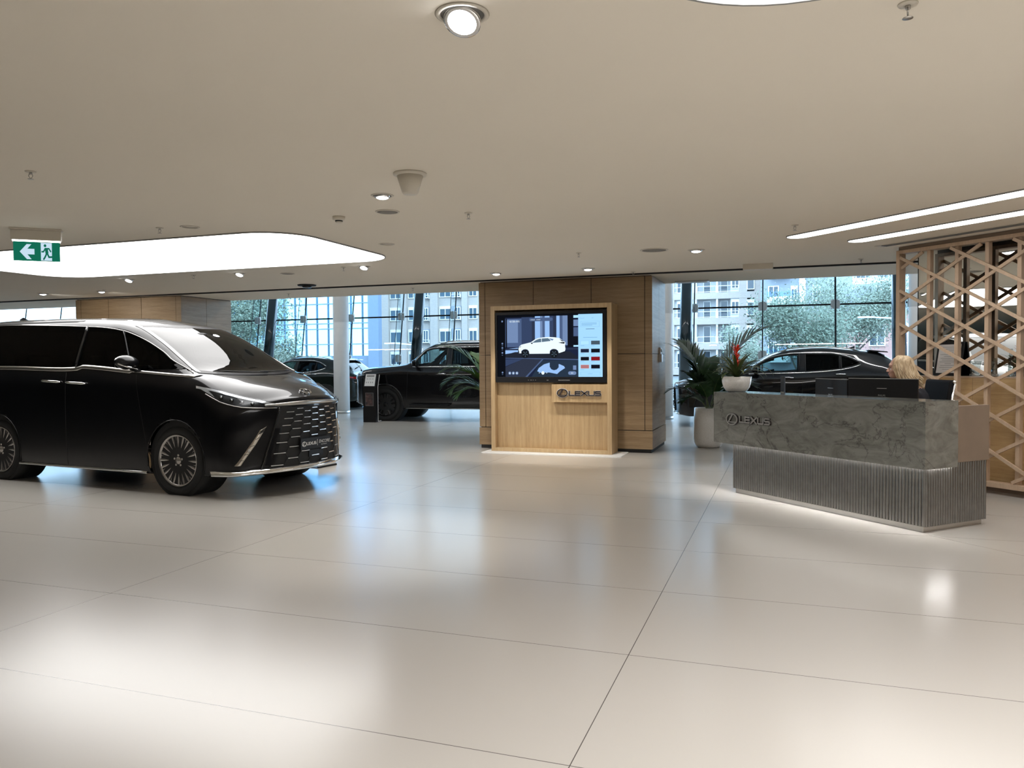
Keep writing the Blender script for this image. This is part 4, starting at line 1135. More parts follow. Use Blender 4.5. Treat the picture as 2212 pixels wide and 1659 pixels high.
# ---- the long black people carrier in the foreground
def build_van():
    A = radians(-5.5)
    t = thing('people_carrier', 'large black people carrier with a chrome studded grille, in the left foreground', 'car', (-6.232, 7.777, 0), A)
    Z = lambda *p: list(p)
    ST = [
     (1.05, [(0,.25),(.72,.25),(.90,.26),(.955,.42),(.95,.72),(.90,.93),(.80,1.00),(.6,1.045),(.3,1.08),(0,1.09)]),
     (.90,  [(0,.22),(.75,.22),(.93,.24),(.97,.43),(.965,.75),(.935,1.00),(.845,1.085),(.62,1.135),(.3,1.165),(0,1.175)]),
     (.50,  [(0,.21),(.78,.21),(.94,.23),(.975,.44),(.975,.80),(.955,1.09),(.875,1.215),(.62,1.255),(.3,1.28),(0,1.285)]),
     (.15,  [(0,.21),(.78,.21),(.94,.23),(.975,.44),(.975,.82),(.962,1.14),(.895,1.325),(.80,1.355),(.40,1.375),(0,1.38)]),
     (-.10, [(0,.21),(.78,.21),(.94,.22),(.972,.44),(.975,.83),(.966,1.16),(.92,1.345),(.815,1.475),(.45,1.525),(0,1.54)]),
     (-.50, [(0,.21),(.78,.21),(.935,.22),(.968,.44),(.972,.83),(.966,1.17),(.93,1.36),(.76,1.70),(.45,1.755),(0,1.78)]),
     (-.90, [(0,.21),(.78,.21),(.93,.22),(.965,.44),(.97,.83),(.966,1.18),(.935,1.375),(.72,1.87),(.5,1.915),(0,1.95)]),
     (-1.3, [(0,.21),(.78,.21),(.93,.22),(.965,.44),(.97,.83),(.966,1.18),(.94,1.385),(.735,1.935),(.55,1.985),(0,2.025)]),
     (-2.2, [(0,.21),(.78,.21),(.93,.22),(.965,.44),(.97,.83),(.966,1.19),(.94,1.395),(.752,1.975),(.57,2.025),(0,2.065)]),
     (-3.2, [(0,.21),(.78,.21),(.93,.22),(.965,.44),(.97,.83),(.966,1.19),(.94,1.405),(.755,1.985),(.57,2.035),(0,2.075)]),
     (-4.0, [(0,.25),(.76,.25),(.92,.27),(.955,.46),(.96,.83),(.955,1.19),(.92,1.405),(.74,1.955),(.55,2.01),(0,2.05)]),
     (-4.22,[(0,.32),(.70,.32),(.86,.34),(.90,.5),(.91,.85),(.90,1.19),(.87,1.40),(.70,1.88),(.5,1.95),(0,1.98)])]
    def bow(x, y, z):
        k = min(1, max(0, (x-.25)/.8)); k = k*k*(3-2*k)
        return .42*k*(min(1.03, abs(y)/.97))**2.4
    C = Car(ST, bow, (.66, [(.985,.022),(.955,.04),(.90,.055),(.75,.062),(.5,.066),(.25,.068)]), (1.1, [(.97,-.04),(.9,-.07),(.6,-.08),(.3,-.08)]), (0, -3.1), (.435, .40), 170, 52)
    belt = smooth([(-4.2,1.43),(-3.0,1.427),(-1.86,1.405),(-1.62,1.412),(-1.52,1.435),(-1.40,1.43),(-.64,1.372),(.20,1.315)])
    roofl = smooth([(-4.2,1.93),(-3.2,1.955),(-2.4,1.935),(-1.74,1.908),(-1.36,1.885),(-1.05,1.842),(-.81,1.776),(-.63,1.712),(-.38,1.605),(-.18,1.495),(.02,1.40),(.16,1.335)])
    W1, W2, W3 = (-4.0, -1.665), (-1.615, -.70), (-1.0, .08)
    div = lin([(-1.045, 1.85), (-.70, 1.38)])
    wins = [(W1[0], W1[1], lambda x: belt(x)+.016, roofl), (W2[0], W2[1], lambda x: belt(x)+.016, lambda x: min(roofl(x), div(x)-.008) if x > -1.045 else roofl(x)),
            (W3[0], W3[1], lambda x: max(belt(x)+.016, div(x)+.012), roofl)]
    for w_ in wins: C.window(*w_)
    # windscreen outline seen from above: s from header to cowl, r across
    xt = lambda r: -.80-.16*r*r; xb = lambda r: .34-.20*r*r; yp = lambda s: .655+.125*s
    def in_ws(x, y, g=.03):
        s = .5
        for _ in range(4):
            r = max(-1.2, min(1.2, y/yp(s))); s = (x-xt(r))/(xb(r)-xt(r)); s = max(-.3, min(1.3, s))
        return g < s < 1-g and abs(y) < yp(s)-.03
    bd = C.body(M['paint'], t, in_ws)
    # glass
    def glass(sg):
        for i, (x0, x1, lo, hi) in enumerate(wins):
            m = MB(); m.grid(C.patch(x0, x1, lo, hi, 'side', sg, .003, 40 if i == 0 else 26, 12)); m.build('side_window', M['tint'], t)
        m = MB(); xs = [-4.02+.035*k for k in range(int((4.02+.16)/.035)+1)]
        m.tube(C.line([(x, roofl(x)+.006) for x in xs], 'side', sg, .004), .005, 6); m.build('window_top_trim', M['satin'], t)
        rows = []
        for x in [-4.05+.04*k for k in range(int((4.05+.24)/.04)+1)]:
            th = .030 if x < -.72 else .012
            rows.append([tuple(C.side(x, belt(x)+.014, sg, .004)), tuple(C.side(x, belt(x)+.004, sg, .013)), tuple(C.side(x, belt(x)-th*.7, sg, .012)), tuple(C.side(x, belt(x)-th, sg, .003))])
        m = MB(); m.grid(rows); m.build('belt_trim', M['satin'], t)
        m = MB(); m.tube(C.line([(-1.045+.345*k/8, div(-1.045+.345*k/8)) for k in range(9)], 'side', sg, .004), .008, 6); m.build('quarter_pillar', M['black'], t)
        m = MB(); m.tube(C.line([(-1.64+.0*k, belt(-1.64)+.01+(roofl(-1.64)-belt(-1.64))*k/8) for k in range(9)], 'side', sg, .006), .017, 6); m.build('door_pillar', M['blackgloss'], t)
        # sill strip, door handles, panel gaps
        xs = [-2.72+.09*k for k in range(26)]
        rows = [[tuple(C.side(x, .243, sg, .004)), tuple(C.side(x, .238, sg, .018)), tuple(C.side(x, .224-.0*x, sg, .018)), tuple(C.side(x, .216, sg, .003))] for x in xs]
        m = MB(); m.grid(rows); m.build('sill_trim', M['chrome'], t)
        for x0, x1, z in ((-2.225, -1.875, 1.257), (-1.78, -1.43, 1.24)):
            m = MB(); p = [C.side(x0+(x1-x0)*k/8, z-.012*(k/8), sg, .012+.03*sin(pi*k/8)**.5) for k in range(9)]; m.tube(p, [.008]+[.016]*7+[.008], 8); m.build('door_handle', M['chrome'], t)
        m = MB()
        m.tube(C.line([(-1.80, .26+.1*k) for k in range(12)], 'side', sg, -.001), .004, 5)
        m.tube(C.line([(-.62+.02*k, 1.33-.09*k) for k in range(10)], 'side', sg, -.001), .003, 5)
        m.build('panel_gap', M['dark'], t)
        m = MB(); m.tube([C.side(cos(a)*.437, .40+sin(a)*.437, sg, .0) for a in [radians(-24+228*k/40) for k in range(41)]], .006, 6); m.build('arch_lip', M['paint'], t)
        m = MB(); m.tube([C.side(-3.1+cos(a)*.437, .40+sin(a)*.437, sg, .0) for a in [radians(-24+228*k/40) for k in range(41)]], .006, 6); m.build('arch_lip', M['paint'], t)
        mirror(t, -.60, sg*.965, 1.468, sg, .21, .082)
        # headlamp: body, silver signature strip, lens, projector pods
        up = smooth([(-.46,1.215),(-.30,1.178),(-.10,1.118),(.12,1.060),(.375,1.005)]); lo = smooth([(-.46,1.205),(-.34,1.125),(-.19,1.038),(.02,.988),(.375,.975)])
        hl = MB(); hl.grid(C.patch(-.46, .375, lo, up, 'diag', sg, .003, 30, 8)); h = hl.build('headlamp', M['black'], t)
        m = MB(); m.grid(C.patch(-.45, .36, lambda u: up(u)-.022-.012*max(0, -u), lambda u: up(u)-.002, 'diag', sg, .010, 30, 3)); m.build('light_signature', M['lampstrip'], h)
        m = MB(); m.grid(C.patch(-.45, -.27, lambda u: lo(u)+.008, lambda u: lo(u)+.012+.35*max(0, (u+.45))*(1 if u < -.36 else max(0, (-.27-u)/.09)), 'diag', sg, .010, 10, 3)); m.build('corner_strip', M['lampstrip'], h)
        for k in range(4):
            u = -.20+.105*k; z = (up(u)+lo(u))/2-.006
            c_ = C.diag(u, z, sg, .004); d = Vector((S2, sg*S2, 0)).normalized()
            m = MB(); m.ell((c_.x, c_.y, c_.z), (.022, .022, .020), 12, 8); m.build('projector', M['rimdark'], h)
            m = MB(); m.ell((c_.x+d.x*.012, c_.y+d.y*.012, c_.z), (.013, .013, .012), 10, 6); m.build('projector_lens', M['chrome'], h)
        m = MB(); m.grid(C.patch(-.42, .34, lambda u: lo(u)+.004, lambda u: up(u)-.004, 'diag', sg, .030, 26, 6)); m.build('lens', M['lens'], h)
        m = MB(); m.tube(C.line([(u, lo(u)-.012) for u in [-.36+.073*k for k in range(11)]], 'diag', sg, .006), .006, 6); m.build('lower_trim', M['satin'], h)
        # silver slanted blade with small lamp
        blade = lambda f, w_: (sg*((.60+.235*f)+w_*(.072-.028*f)), .775-.42*f-.045*w_*(1-f))
        rows = []
        for i in range(13):
            f = i/12; rows.append([tuple(C.front(*blade(f, w_), off)) for w_, off in ((0, .003), (.12, .016), (.5, .018), (.88, .016), (1, .003))])
        m = MB(); m.grid(rows, 0, True, False, sg < 0); b_ = m.build('bumper_blade', M['blade'], t)
        m = MB(); m.grid([[tuple(C.front(*blade(f, w_), .0195)) for w_ in (.16, .84)] for f in (.03, .09, .15)], 0, False); m.build('fog_lamp', M['blackgloss'], b_)
        m = MB()
        for f in (.28, .48, .70, .86): m.tube([C.front(*blade(f, .2), .019), C.front(*blade(f, .8), .019)], .0025, 5)
        m.build('blade_grooves', M['dark'], b_)
        m = MB(); c_ = C.front(*blade(.60, .5), .018); m.lathe([(.022, 0), (.018, .006), (.001, .006)], 16, lambda a, b, cc: (c_.x+cc, c_.y+a, c_.z+b)); m.build('parking_sensor', M['satin'], b_)
        # glossy air curtain ridge beside the grille
        rows = []
        for i in range(13):
            f = i/12; yy = .50+.075*f; z = .74-.40*f
            rows.append([tuple(C.front(sg*(yy+q*(.045+.02*f)), z, off)) for q, off in ((-1, .001), (-.4, .018), (.3, .016), (1, .001))])
        m = MB(); m.grid(rows, 0, True); m.build('air_curtain_ridge', M['paint'], t)
    sides(glass)
    rows = []
    for i in range(17):
        s = i/16; rows.append([tuple(C.top(xt(r)+(xb(r)-xt(r))*s, r*yp(s), .004)) for r in [-1+2*j/24 for j in range(25)]])
    m = MB(); m.grid(rows); m.build('windscreen', M['wsglass'], t)
    for nm, s0, s1 in (('windscreen_header', -.03, .055), ('cowl', .955, 1.03)):
        rows = [[tuple(C.top(xt(r)+(xb(r)-xt(r))*s, r*yp(s), .0055)) for r in [-1+2*j/24 for j in range(25)]] for s in (s0, (s0+s1)/2, s1)]
        m = MB(); m.grid(rows); m.build(nm, M['black'], t)
    for sg in (-1, 1):
        rows = [[tuple(C.top(xt(r)+(xb(r)-xt(r))*s, sg*yp(s)*r, .0055)) for r in (.95, .98, 1.01)] for s in [k/16 for k in range(17)]]
        m = MB(); m.grid(rows); m.build('pillar_trim', M['blackgloss'], t)
    for (xa, ya, xc, yc) in ((.20, -.55, .33, .12), (.28, .05, .22, .62)):
        m = MB(); p = [C.top(xa+(xc-xa)*k/8+.02*sin(pi*k/8), ya+(yc-ya)*k/8, .022) for k in range(9)]; m.tube(p, .008, 6); m.build('wiper', M['black'], t)
    m = MB(); c_ = C.top(-.62, 0, .005); m.ell((c_.x, 0, c_.z-.03), (.06, .10, .025), 12, 8); m.build('mirror_sensor_pod', M['black'], t)
    # interior
    m = MB(); m.box((-.62, -.80, .75), (.10, .80, 1.28)); m.build('dashboard', M['interior'], t, bevel=.05)
    for y in (-.42, .42): seat(t, -1.25, y, .78)
    for y in (-.45, .45): seat(t, -2.6, y, .72, 1.2)
    m = MB(); m.tube([(-.74+.10*cos(a)*.35, -.42+.19*sin(a), 1.18+.19*cos(a)) for a in [2*pi*k/28 for k in range(28)]], .016, 8, 0, True); m.build('steering_wheel', M['black'], t)
    # grille: dark mesh ground, rows of chrome dashes, frame
    gw = lambda z: .475+.185*max(0, min(1, (.955-z)/.62))**1.1
    rows = []
    for i in range(19):
        z = .30+.665*i/18; rows.append([tuple(C.front(gw(z)*(-1+2*j/28), z, .004)) for j in range(29)])
    m = MB(); m.grid(rows, 0, True, False, True); g = m.build('grille', M['dark'], t)
    dz = [.945, .912, .877, .842, .805, .766, .724, .680, .632, .580, .524, .464, .400, .335]
    m1, m2 = MB(), MB()
    for i, z in enumerate(dz):
        sp = .37+.014*i; w_ = .088+.003*i
        off = 0 if i % 2 == 0 else .5; n = 5
        for k in range(-n, n+1):
            y = (k+off)*sp*.62
            if abs(y) + w_/2 > gw(z): continue
            P = [C.front(y+w_*q, z, .018) for q in (-.5, 0, .5)]
            for a, b in zip(P[:-1], P[1:]): m1.bar(a, b, .015, .0085, (0, 0, 1))
            e1 = C.front(y+w_*.5, z, .014); e2 = C.front(y+w_*.5+.035, z-(dz[i]-(dz[i+1] if i < 13 else .28))*.9, .010)
            m2.bar(e1, e2, .005, .006, (1, 0, 0)); e2 = C.front(y-w_*.5-.035, z-(dz[i]-(dz[i+1] if i < 13 else .28))*.9, .010); m2.bar(C.front(y-w_*.5, z, .014), e2, .005, .006, (1, 0, 0))
    m1.build('chrome_dashes', M['dash'], g); m2.build('lattice_bars', M['dark'], g)
    for sg in (-1, 1):
        m = MB(); m.tube([C.front(sg*gw(.30+.665*k/18), .30+.665*k/18, .006) for k in range(19)], .012, 6); m.build('grille_edge', M['blackgloss'], g)
    ys = [-.62+1.24*k/30 for k in range(31)]
    rows = [[tuple(C.front(y, 1.030-.028*(abs(y)/.62)**2-.0, .003)), tuple(C.front(y, 1.026-.028*(abs(y)/.62)**2, .016)), tuple(C.front(y, .998-.010*(abs(y)/.62)**2, .018)), tuple(C.front(y, .985-.002*(abs(y)/.62)**2, .004))] for y in ys]
    m = MB(); m.grid(rows, 0, True, False, True); m.build('bonnet_edge_trim', M['satin'], t)
    # emblem on the bonnet nose
    p0 = C.top(1.0, 0, .006); pu = (C.top(.94, 0, .006)-C.top(1.05, 0, .006)).normalized(); nn = Vector((0, 1, 0)).cross(pu); nn = nn if nn.x > 0 else -nn
    m = MB(); logo_emblem(m, lambda u, w, n: tuple(p0+Vector((0, 1, 0))*u+pu*w+nn*n), .083, .058, -.004, .007); m.build('bonnet_emblem', M['chrome'], t)
    # number plate
    PX = C.front(0, .54, 0).x + .03
    FP = lambda u, w, n: (PX+n, u, .54+w)
    m = MB(); m.prism(rrect(-.262, -.062, .262, .062, .012, 3), FP, -.02, .0); pl = m.build('number_plate', M['black'], t)
    m = MB(); logo_emblem(m, lambda u, w, n: FP(-.205+u, w-.002, n), .036, .029, .0005, .002); logo_word(m, lambda u, w, n: FP(-.162+u, -.018+w, n), .034, .165, .0005, .002)
    m.box((PX+.0005, .022, .505), (PX+.002, .026, .577)); put_text(m, 'ENCORE', .052, FP, .002, 0, at=(.048, -.010), shear=.15, width=.20); put_text(m, 'PLATINUM', .016, FP, .002, 0, at=(.088, -.034), width=.10)
    m.build('plate_lettering', M['white'], pl)
    m = MB(); m.prism(rrect(-.10, -.16, .15, -.08, .008, 3), FP, -.035, -.02); m.build('radar_cover', M['black'], t)
    # chrome lip around the foot of the bumper
    def lipz(y): return .285-.02*(abs(y)/.97)**2
    ys = [-.985+1.97*k/60 for k in range(61)]
    rows = []
    for y in ys:
        p = C.front(y, .315, 0) if abs(y) < .93 else C.side(.60-.11*(abs(y)-.93)/.055, .30, 1 if y > 0 else -1, 0)
        o_ = Vector((.055, 0, 0)) if abs(y) < .8 else Vector((.05, .03*(1 if y > 0 else -1), 0))
        z = lipz(y)
        rows.append([tuple(p+o_*.1+Vector((0, 0, z+.03-p.z))), tuple(p+o_+Vector((0, 0, z+.004-p.z))), tuple(p+o_*1.05+Vector((0, 0, z-.018-p.z))), tuple(p+o_*.2+Vector((0, 0, z-.03-p.z))), tuple(p-o_*1.2+Vector((0, 0, z-.03-p.z)))])
    m = MB(); m.grid(rows); m.build('bumper_lip', M['chrome'], t)
    # lower splitter return along the side in front of the wheel
    for sg in (-1, 1):
        m = MB(); m.tube([C.side(.62-.03*k, .27, sg, .012) for k in range(5)], .010, 6); m.build('lip_return', M['chrome'], t)
    # roof trim, aerial fin
    for sg in (-1, 1):
        m = MB(); m.grid(C.patch(-4.0, -1.78, lambda x: 1.975, lambda x: 1.993, 'side', sg, .004, 20, 2)); m.build('sliding_rail_cover', M['dark'], t)
    z = C.top(-3.95, 0).z
    m = MB(); rows = [[(-3.95-.14+.24*f, y*(1-f*.8), z+h_) for y, h_ in ((-.035, -.01), (-.008, .075*(1-abs(f-.25)*1.2) if f < .95 else 0), (.008, .075*(1-abs(f-.25)*1.2) if f < .95 else 0), (.035, -.01))] for f in [k/8 for k in range(9)]]
    m.grid(rows); m.build('aerial_fin', M['paint'], t)
    # tail lamps (rear, mostly out of the picture)
    for sg in (-1, 1):
        m = MB(); m.grid(C.patch(sg*.55, sg*.86, lambda y: 1.0, lambda y: 1.30, 'rear', sg, .006, 6, 6)); m.build('tail_lamp', M['taillight'], t)
    for x in (0, -3.1):
        housing(t, x, .40, .43, .58, .93)
        for sg in (-1, 1): wheel(t, x, sg*.845, sg, .385, .287, .22, 'multi')
    # low stand seen under the nose
    return t
M['lampstrip'] = plain('silver_lamp_strip', (.80, .82, .86), .18, .6, coat=.5)
M['dash'] = plain('bright_dash', (.86, .86, .88), .24, .8)
M['blade'] = plain('champagne_blade', (.60, .55, .48), .30, .9)
build_van()
t = thing('low_stand', 'low black frame on the floor beyond the nose of the black people carrier', 'stand', (-6.05, 9.38, 0), radians(-5.5))
m = MB(); m.bar((0, -.20, .118), (0, .20, .118), .018, .018); m.bar((0, -.20, .012), (0, .20, .012), .024, .024)
for y in (-.20, .20): m.bar((0, y, .0), (0, y, .127), .018, .018)
m.build('frame', M['black'], t)
MB().box((-.004, -.19, .026), (.004, .19, .106)).build('plate', M['tl'], t)
MB().box((-.18, -.20, 0), (-.012, .20, .010)).build('foot', M['black'], t)

# ---- boxy off-roader and the two smaller cars
def suv(kind, loc, A, label, paint, sc=1.0, chrome=True):
    t = thing('off_roader' if kind == 'box' else 'sport_utility_car', label, 'car', loc, A)
    if kind == 'box':
        B = [(0,.30),(.80,.30),(.98,.32),(1.03,.55),(1.03,.90)]
        ST = [(.93, [(0,.42),(.7,.42),(.88,.44),(.93,.60),(.94,.85),(.90,1.08),(.80,1.17),(.6,1.21),(.3,1.23),(0,1.235)]),
          (.70, [(0,.36),(.75,.36),(.96,.40),(1.0,.60),(1.0,.88),(.98,1.14),(.88,1.262),(.62,1.30),(.3,1.32),(0,1.325)]),
          (.0, B+[(1.03,1.19),(.925,1.335),(.66,1.365),(.3,1.385),(0,1.39)]), (-.48, B+[(1.03,1.2),(.945,1.365),(.80,1.405),(.4,1.425),(0,1.43)]),
          (-.64, B+[(1.03,1.2),(.95,1.36),(.80,1.475),(.45,1.51),(0,1.525)]), (-1.0, B+[(1.03,1.2),(.955,1.35),(.765,1.765),(.5,1.815),(0,1.845)]),
          (-1.27, B+[(1.03,1.2),(.955,1.345),(.755,1.87),(.55,1.92),(0,1.945)]), (-1.9, B+[(1.03,1.2),(.955,1.345),(.76,1.905),(.58,1.955),(0,1.98)]),
          (-3.4, B+[(1.03,1.2),(.955,1.35),(.755,1.89),(.58,1.94),(0,1.965)]), (-4.05, [(0,.40),(.78,.40),(.95,.42),(.99,.6),(1.0,.9),(.99,1.18),(.92,1.35),(.73,1.80),(.55,1.86),(0,1.885)]),
          (-4.28, [(0,.45),(.72,.45),(.88,.47),(.92,.6),(.93,.9),(.92,1.16),(.86,1.34),(.68,1.70),(.5,1.76),(0,1.78)])]
        bow = lambda x, y, z: .26*max(0, min(1, (x-.3)/.6))**2*(min(1.05, abs(y)/1.0))**2.6
        capf, capr, wx, ra, R, rr, tw_ = (.82, [(.98,.025),(.94,.045),(.85,.055),(.5,.06),(.2,.06)]), (1.1, [(.97,-.03),(.9,-.05),(.5,-.06)]), -2.96, (.485, .43), .415, .285, .27
        lo1 = lambda x: 1.362; roofw = smooth([(-.74,1.42),(-.90,1.60),(-1.05,1.735),(-1.25,1.785),(-1.6,1.80),(-3.0,1.80),(-3.75,1.76)])
        wins = [(-1.60, -.74, lo1, roofw, 'carglass'), (-2.66, -1.72, lo1, roofw, 'tint'), (-3.72, -2.76, lo1, roofw, 'tint')]
        xt = lambda r: -1.12-.12*r*r; xb = lambda r: -.46-.12*r*r; yp = lambda s: .69+.09*s; my, mz, mx = 1.01, 1.435, -.86
        sill, hubz = .33, .415
    else:
        B = [(0,.24),(.76,.24),(.955,.25),(.985,.45),(.985,.75)]
        ST = [(.90, [(0,.25),(.7,.25),(.86,.28),(.90,.45),(.90,.68),(.86,.86),(.76,.92),(.55,.95),(.3,.965),(0,.97)]),
          (.60, [(0,.22),(.74,.22),(.94,.25),(.965,.45),(.96,.72),(.93,.93),(.84,1.015),(.6,1.045),(.3,1.06),(0,1.065)]),
          (0, B+[(.965,1.0),(.885,1.10),(.62,1.14),(.3,1.16),(0,1.165)]), (-.5, B+[(.97,1.03),(.905,1.155),(.78,1.195),(.4,1.215),(0,1.22)]),
          (-.75, B+[(.972,1.03),(.91,1.165),(.75,1.31),(.45,1.35),(0,1.37)]), (-1.2, B+[(.975,1.035),(.915,1.175),(.705,1.545),(.45,1.595),(0,1.62)]),
          (-1.6, B+[(.975,1.04),(.92,1.19),(.69,1.64),(.48,1.69),(0,1.715)]), (-2.1, B+[(.98,1.05),(.925,1.21),(.69,1.66),(.5,1.715),(0,1.74)]),
          (-2.8, B+[(.985,1.07),(.925,1.25),(.67,1.61),(.5,1.655),(0,1.68)]), (-3.3, B+[(.985,1.08),(.90,1.27),(.64,1.53),(.48,1.575),(0,1.60)]),
          (-3.55, [(0,.27),(.75,.27),(.94,.29),(.97,.48),(.97,.76),(.955,1.08),(.87,1.25),(.63,1.38),(.45,1.42),(0,1.44)]),
          (-3.85, [(0,.29),(.72,.29),(.88,.31),(.92,.5),(.92,.76),(.90,1.04),(.82,1.15),(.62,1.185),(.4,1.20),(0,1.21)]),
          (-4.03, [(0,.34),(.68,.34),(.80,.36),(.84,.5),(.84,.75),(.82,.98),(.75,1.07),(.6,1.095),(.3,1.105),(0,1.11)])]
        bow = lambda x, y, z: .30*max(0, min(1, (x-.2)/.7))**2*(min(1.05, abs(y)/.97))**2.5
        capf, capr, wx, ra, R, rr, tw_ = (.6, [(.98,.025),(.94,.045),(.85,.055),(.5,.06),(.2,.06)]), (.72, [(.97,-.03),(.9,-.05),(.5,-.06)]), -2.96, (.435, .385), .38, .275, .24
        lo1 = smooth([(-.70,1.175),(-1.1,1.185),(-1.84,1.205),(-2.38,1.245),(-2.70,1.30),(-2.90,1.365)]); roofw = smooth([(-.70,1.195),(-.90,1.345),(-1.1,1.465),(-1.35,1.535),(-1.66,1.57),(-2.3,1.565),(-2.6,1.51),(-2.90,1.375)])
        wins = [(-1.72, -.72, lo1, roofw, 'carglass'), (-2.50, -1.84, lo1, roofw, 'tint'), (-2.88, -2.53, lo1, roofw, 'tint')]
        xt = lambda r: -1.42-.12*r*r; xb = lambda r: -.46-.20*r*r; yp = lambda s: .62+.13*s; my, mz, mx = .975, 1.245, -.86
        sill, hubz = .26, .38
    C = Car(ST, bow, capf, capr, (0, wx), ra, 130, 40)
    for w_ in wins: C.window(*w_[:4])
    def in_ws(x, y, g=.03):
        s = .5
        for _ in range(4):
            r = max(-1.2, min(1.2, y/yp(s))); s = (x-xt(r))/(xb(r)-xt(r)); s = max(-.3, min(1.3, s))
        return g < s < 1-g and abs(y) < yp(s)-.03
    rg = None if kind == 'box' else (-3.84, -3.30)
    def hole(x, y): return in_ws(x, y) or (rg and rg[0]+.03 < x < rg[1]-.03 and abs(y) < .60)
    C.body(paint, t, hole)
    tr = M['chrome'] if chrome else M['satin']
    def sd(sg):
        for x0, x1, lo, hi, gm in wins:
            m = MB(); m.grid(C.patch(x0, x1, lo, hi, 'side', sg, .003, 22, 8)); m.build('side_window', M[gm], t)
            N = 16; loop = [(x0+(x1-x0)*k/N, lo(x0+(x1-x0)*k/N)) for k in range(N+1)] + [(x1+(x0-x1)*k/N, hi(x1+(x0-x1)*k/N)) for k in range(N+1)]
            m = MB(); m.tube(C.line(loop, 'side', sg, .002), .016, 5, 0, True); m.build('window_seal', M['black'], t)
        xa, xz = wins[-1][0], wins[0][1]; N = 40
        loop = [(xa-.015+(xz-xa+.03)*k/N, lo1(xa+(xz-xa)*k/N)-.022) for k in range(N+1)]
        m = MB(); m.tube(C.line(loop, 'side', sg, .006), .013, 6); m.build('belt_trim', tr, t)
        loop = [(xa-.015+(xz-xa+.03)*k/N, roofw(xa+(xz-xa)*k/N)+.022) for k in range(N+1)]
        m = MB(); m.tube(C.line(loop, 'side', sg, .006), .011, 6); m.build('window_top_trim', tr, t)
        mirror(t, mx, sg*my, mz, sg, .19, .085, kind == 'box')
        for x in (-1.52, -2.52):
            m = MB(); z = lo1(x)-(.19 if kind == 'box' else .12); p = [C.side(x+.11-.22*k/6, z, sg, .012+.025*sin(pi*k/6)**.5) for k in range(7)]; m.tube(p, [.007]+[.013]*5+[.007], 6); m.build('door_handle', tr, t)
        m = MB()
        for x in (-1.66 if kind == 'box' else -1.78, -.62): m.tube(C.line([(x+.05*max(0, .8-k*.1)*(x > -1), sill+.08+.1*k) for k in range(int((lo1(-1)-sill-.1)/.1))], 'side', sg, 0), .003, 5)
        m.build('panel_gap', M['dark'], t)
        for x_ in (0, wx):
            m = MB(); m.tube([C.side(x_+cos(a)*(ra[0]+.004), ra[1]+sin(a)*(ra[0]+.004), sg, .002) for a in [radians(-20+220*k/36) for k in range(37)]], .014 if kind == 'box' else .012, 6); m.build('arch_lip', paint, t)
        m = MB(); m.tube(C.line([(-.55-.19*k, sill) for k in range(11)], 'side', sg, .01), .014, 6); m.build('sill_trim', M['black'] if kind != 'box' else M['satin'], t)
        if kind == 'box':
            up = smooth([(-.42,1.17),(-.1,1.14),(.24,1.09)]); lo = smooth([(-.42,1.15),(-.2,1.04),(.24,1.03)])
            m = MB(); m.box((-1.72, sg*1.06-.07, .40), (-.70, sg*1.06+.07, .43)); m.build('side_step', M['black'], t, bevel=.01)
            m = MB(); m.tube([C.top(x, sg*.64, .028 if 0 < k < 10 else -.004) for k, x in enumerate([-1.35-.23*k for k in range(11)])], .016, 6); m.build('roof_rail', M['satin'], t)
        else:
            up = smooth([(-.46,.985),(-.2,.96),(.18,.90)]); lo = smooth([(-.46,.965),(-.25,.875),(.18,.86)])
            m = MB(); m.tube([C.top(x, sg*.575, .024 if 0 < k < 8 else -.004) for k, x in enumerate([-1.30-.2*k for k in range(9)])], .013, 6); m.build('roof_rail', M['satin'], t)
        m = MB(); m.grid(C.patch(-.40, .20, lo, up, 'diag', sg, .004, 18, 5)); h = m.build('headlamp', M['black'], t)
        m = MB(); m.grid(C.patch(-.40, .18, lambda u: up(u)-.02, lambda u: up(u)-.004, 'diag', sg, .010, 16, 2)); m.build('light_signature', M['lampstrip'], h)
        m = MB(); m.grid(C.patch(-.38, .18, lo, up, 'diag', sg, .022, 14, 4)); m.build('lens', M['lens'], h)
    sides(sd)
    rows = [[tuple(C.top(xt(r)+(xb(r)-xt(r))*s, r*yp(s), .004)) for r in [-1+2*j/16 for j in range(17)]] for s in [k/12 for k in range(13)]]
    m = MB(); m.grid(rows); m.build('windscreen', M['carglass'], t)
    # cabin
    fl = .78 if kind == 'box' else .62
    m = MB(); m.box((-1.05, -.74, fl-.1), (-.52, .74, lo1(-.75)-.01)); m.build('dashboard', M['interior'], t, bevel=.05)
    for x in (-1.75, -2.7):
        for y in (-.40, .40): seat(t, x, y, fl-.02)
    ys_ = -.40
    m = MB(); m.tube([(-1.16+.06*cos(a), ys_+.18*sin(a), fl+.42+.18*cos(a)) for a in [2*pi*k/24 for k in range(24)]], .016, 8, 0, True); m.build('steering_wheel', M['black'], t)
    m = MB(); m.box((-1.28 if kind == 'box' else -1.40, -.10, (1.70 if kind == 'box' else 1.46)), (-1.25 if kind == 'box' else -1.37, .10, (1.77 if kind == 'box' else 1.52))); m.build('cabin_mirror', M['black'], t)
    # grille and lower lip
    gz0, gz1, gw_ = (.52, 1.13, .52) if kind == 'box' else (.34, .86, .50)
    rows = [[tuple(C.front(gw_*(.86+.3*(1-(z-gz0)/(gz1-gz0)))*(-1+2*j/16), z, .004)) for j in range(17)] for z in [gz0+(gz1-gz0)*k/10 for k in range(11)]]
    m = MB(); m.grid(rows, 0, True, False, True); g = m.build('grille', M['blackgloss'], t)
    m = MB()
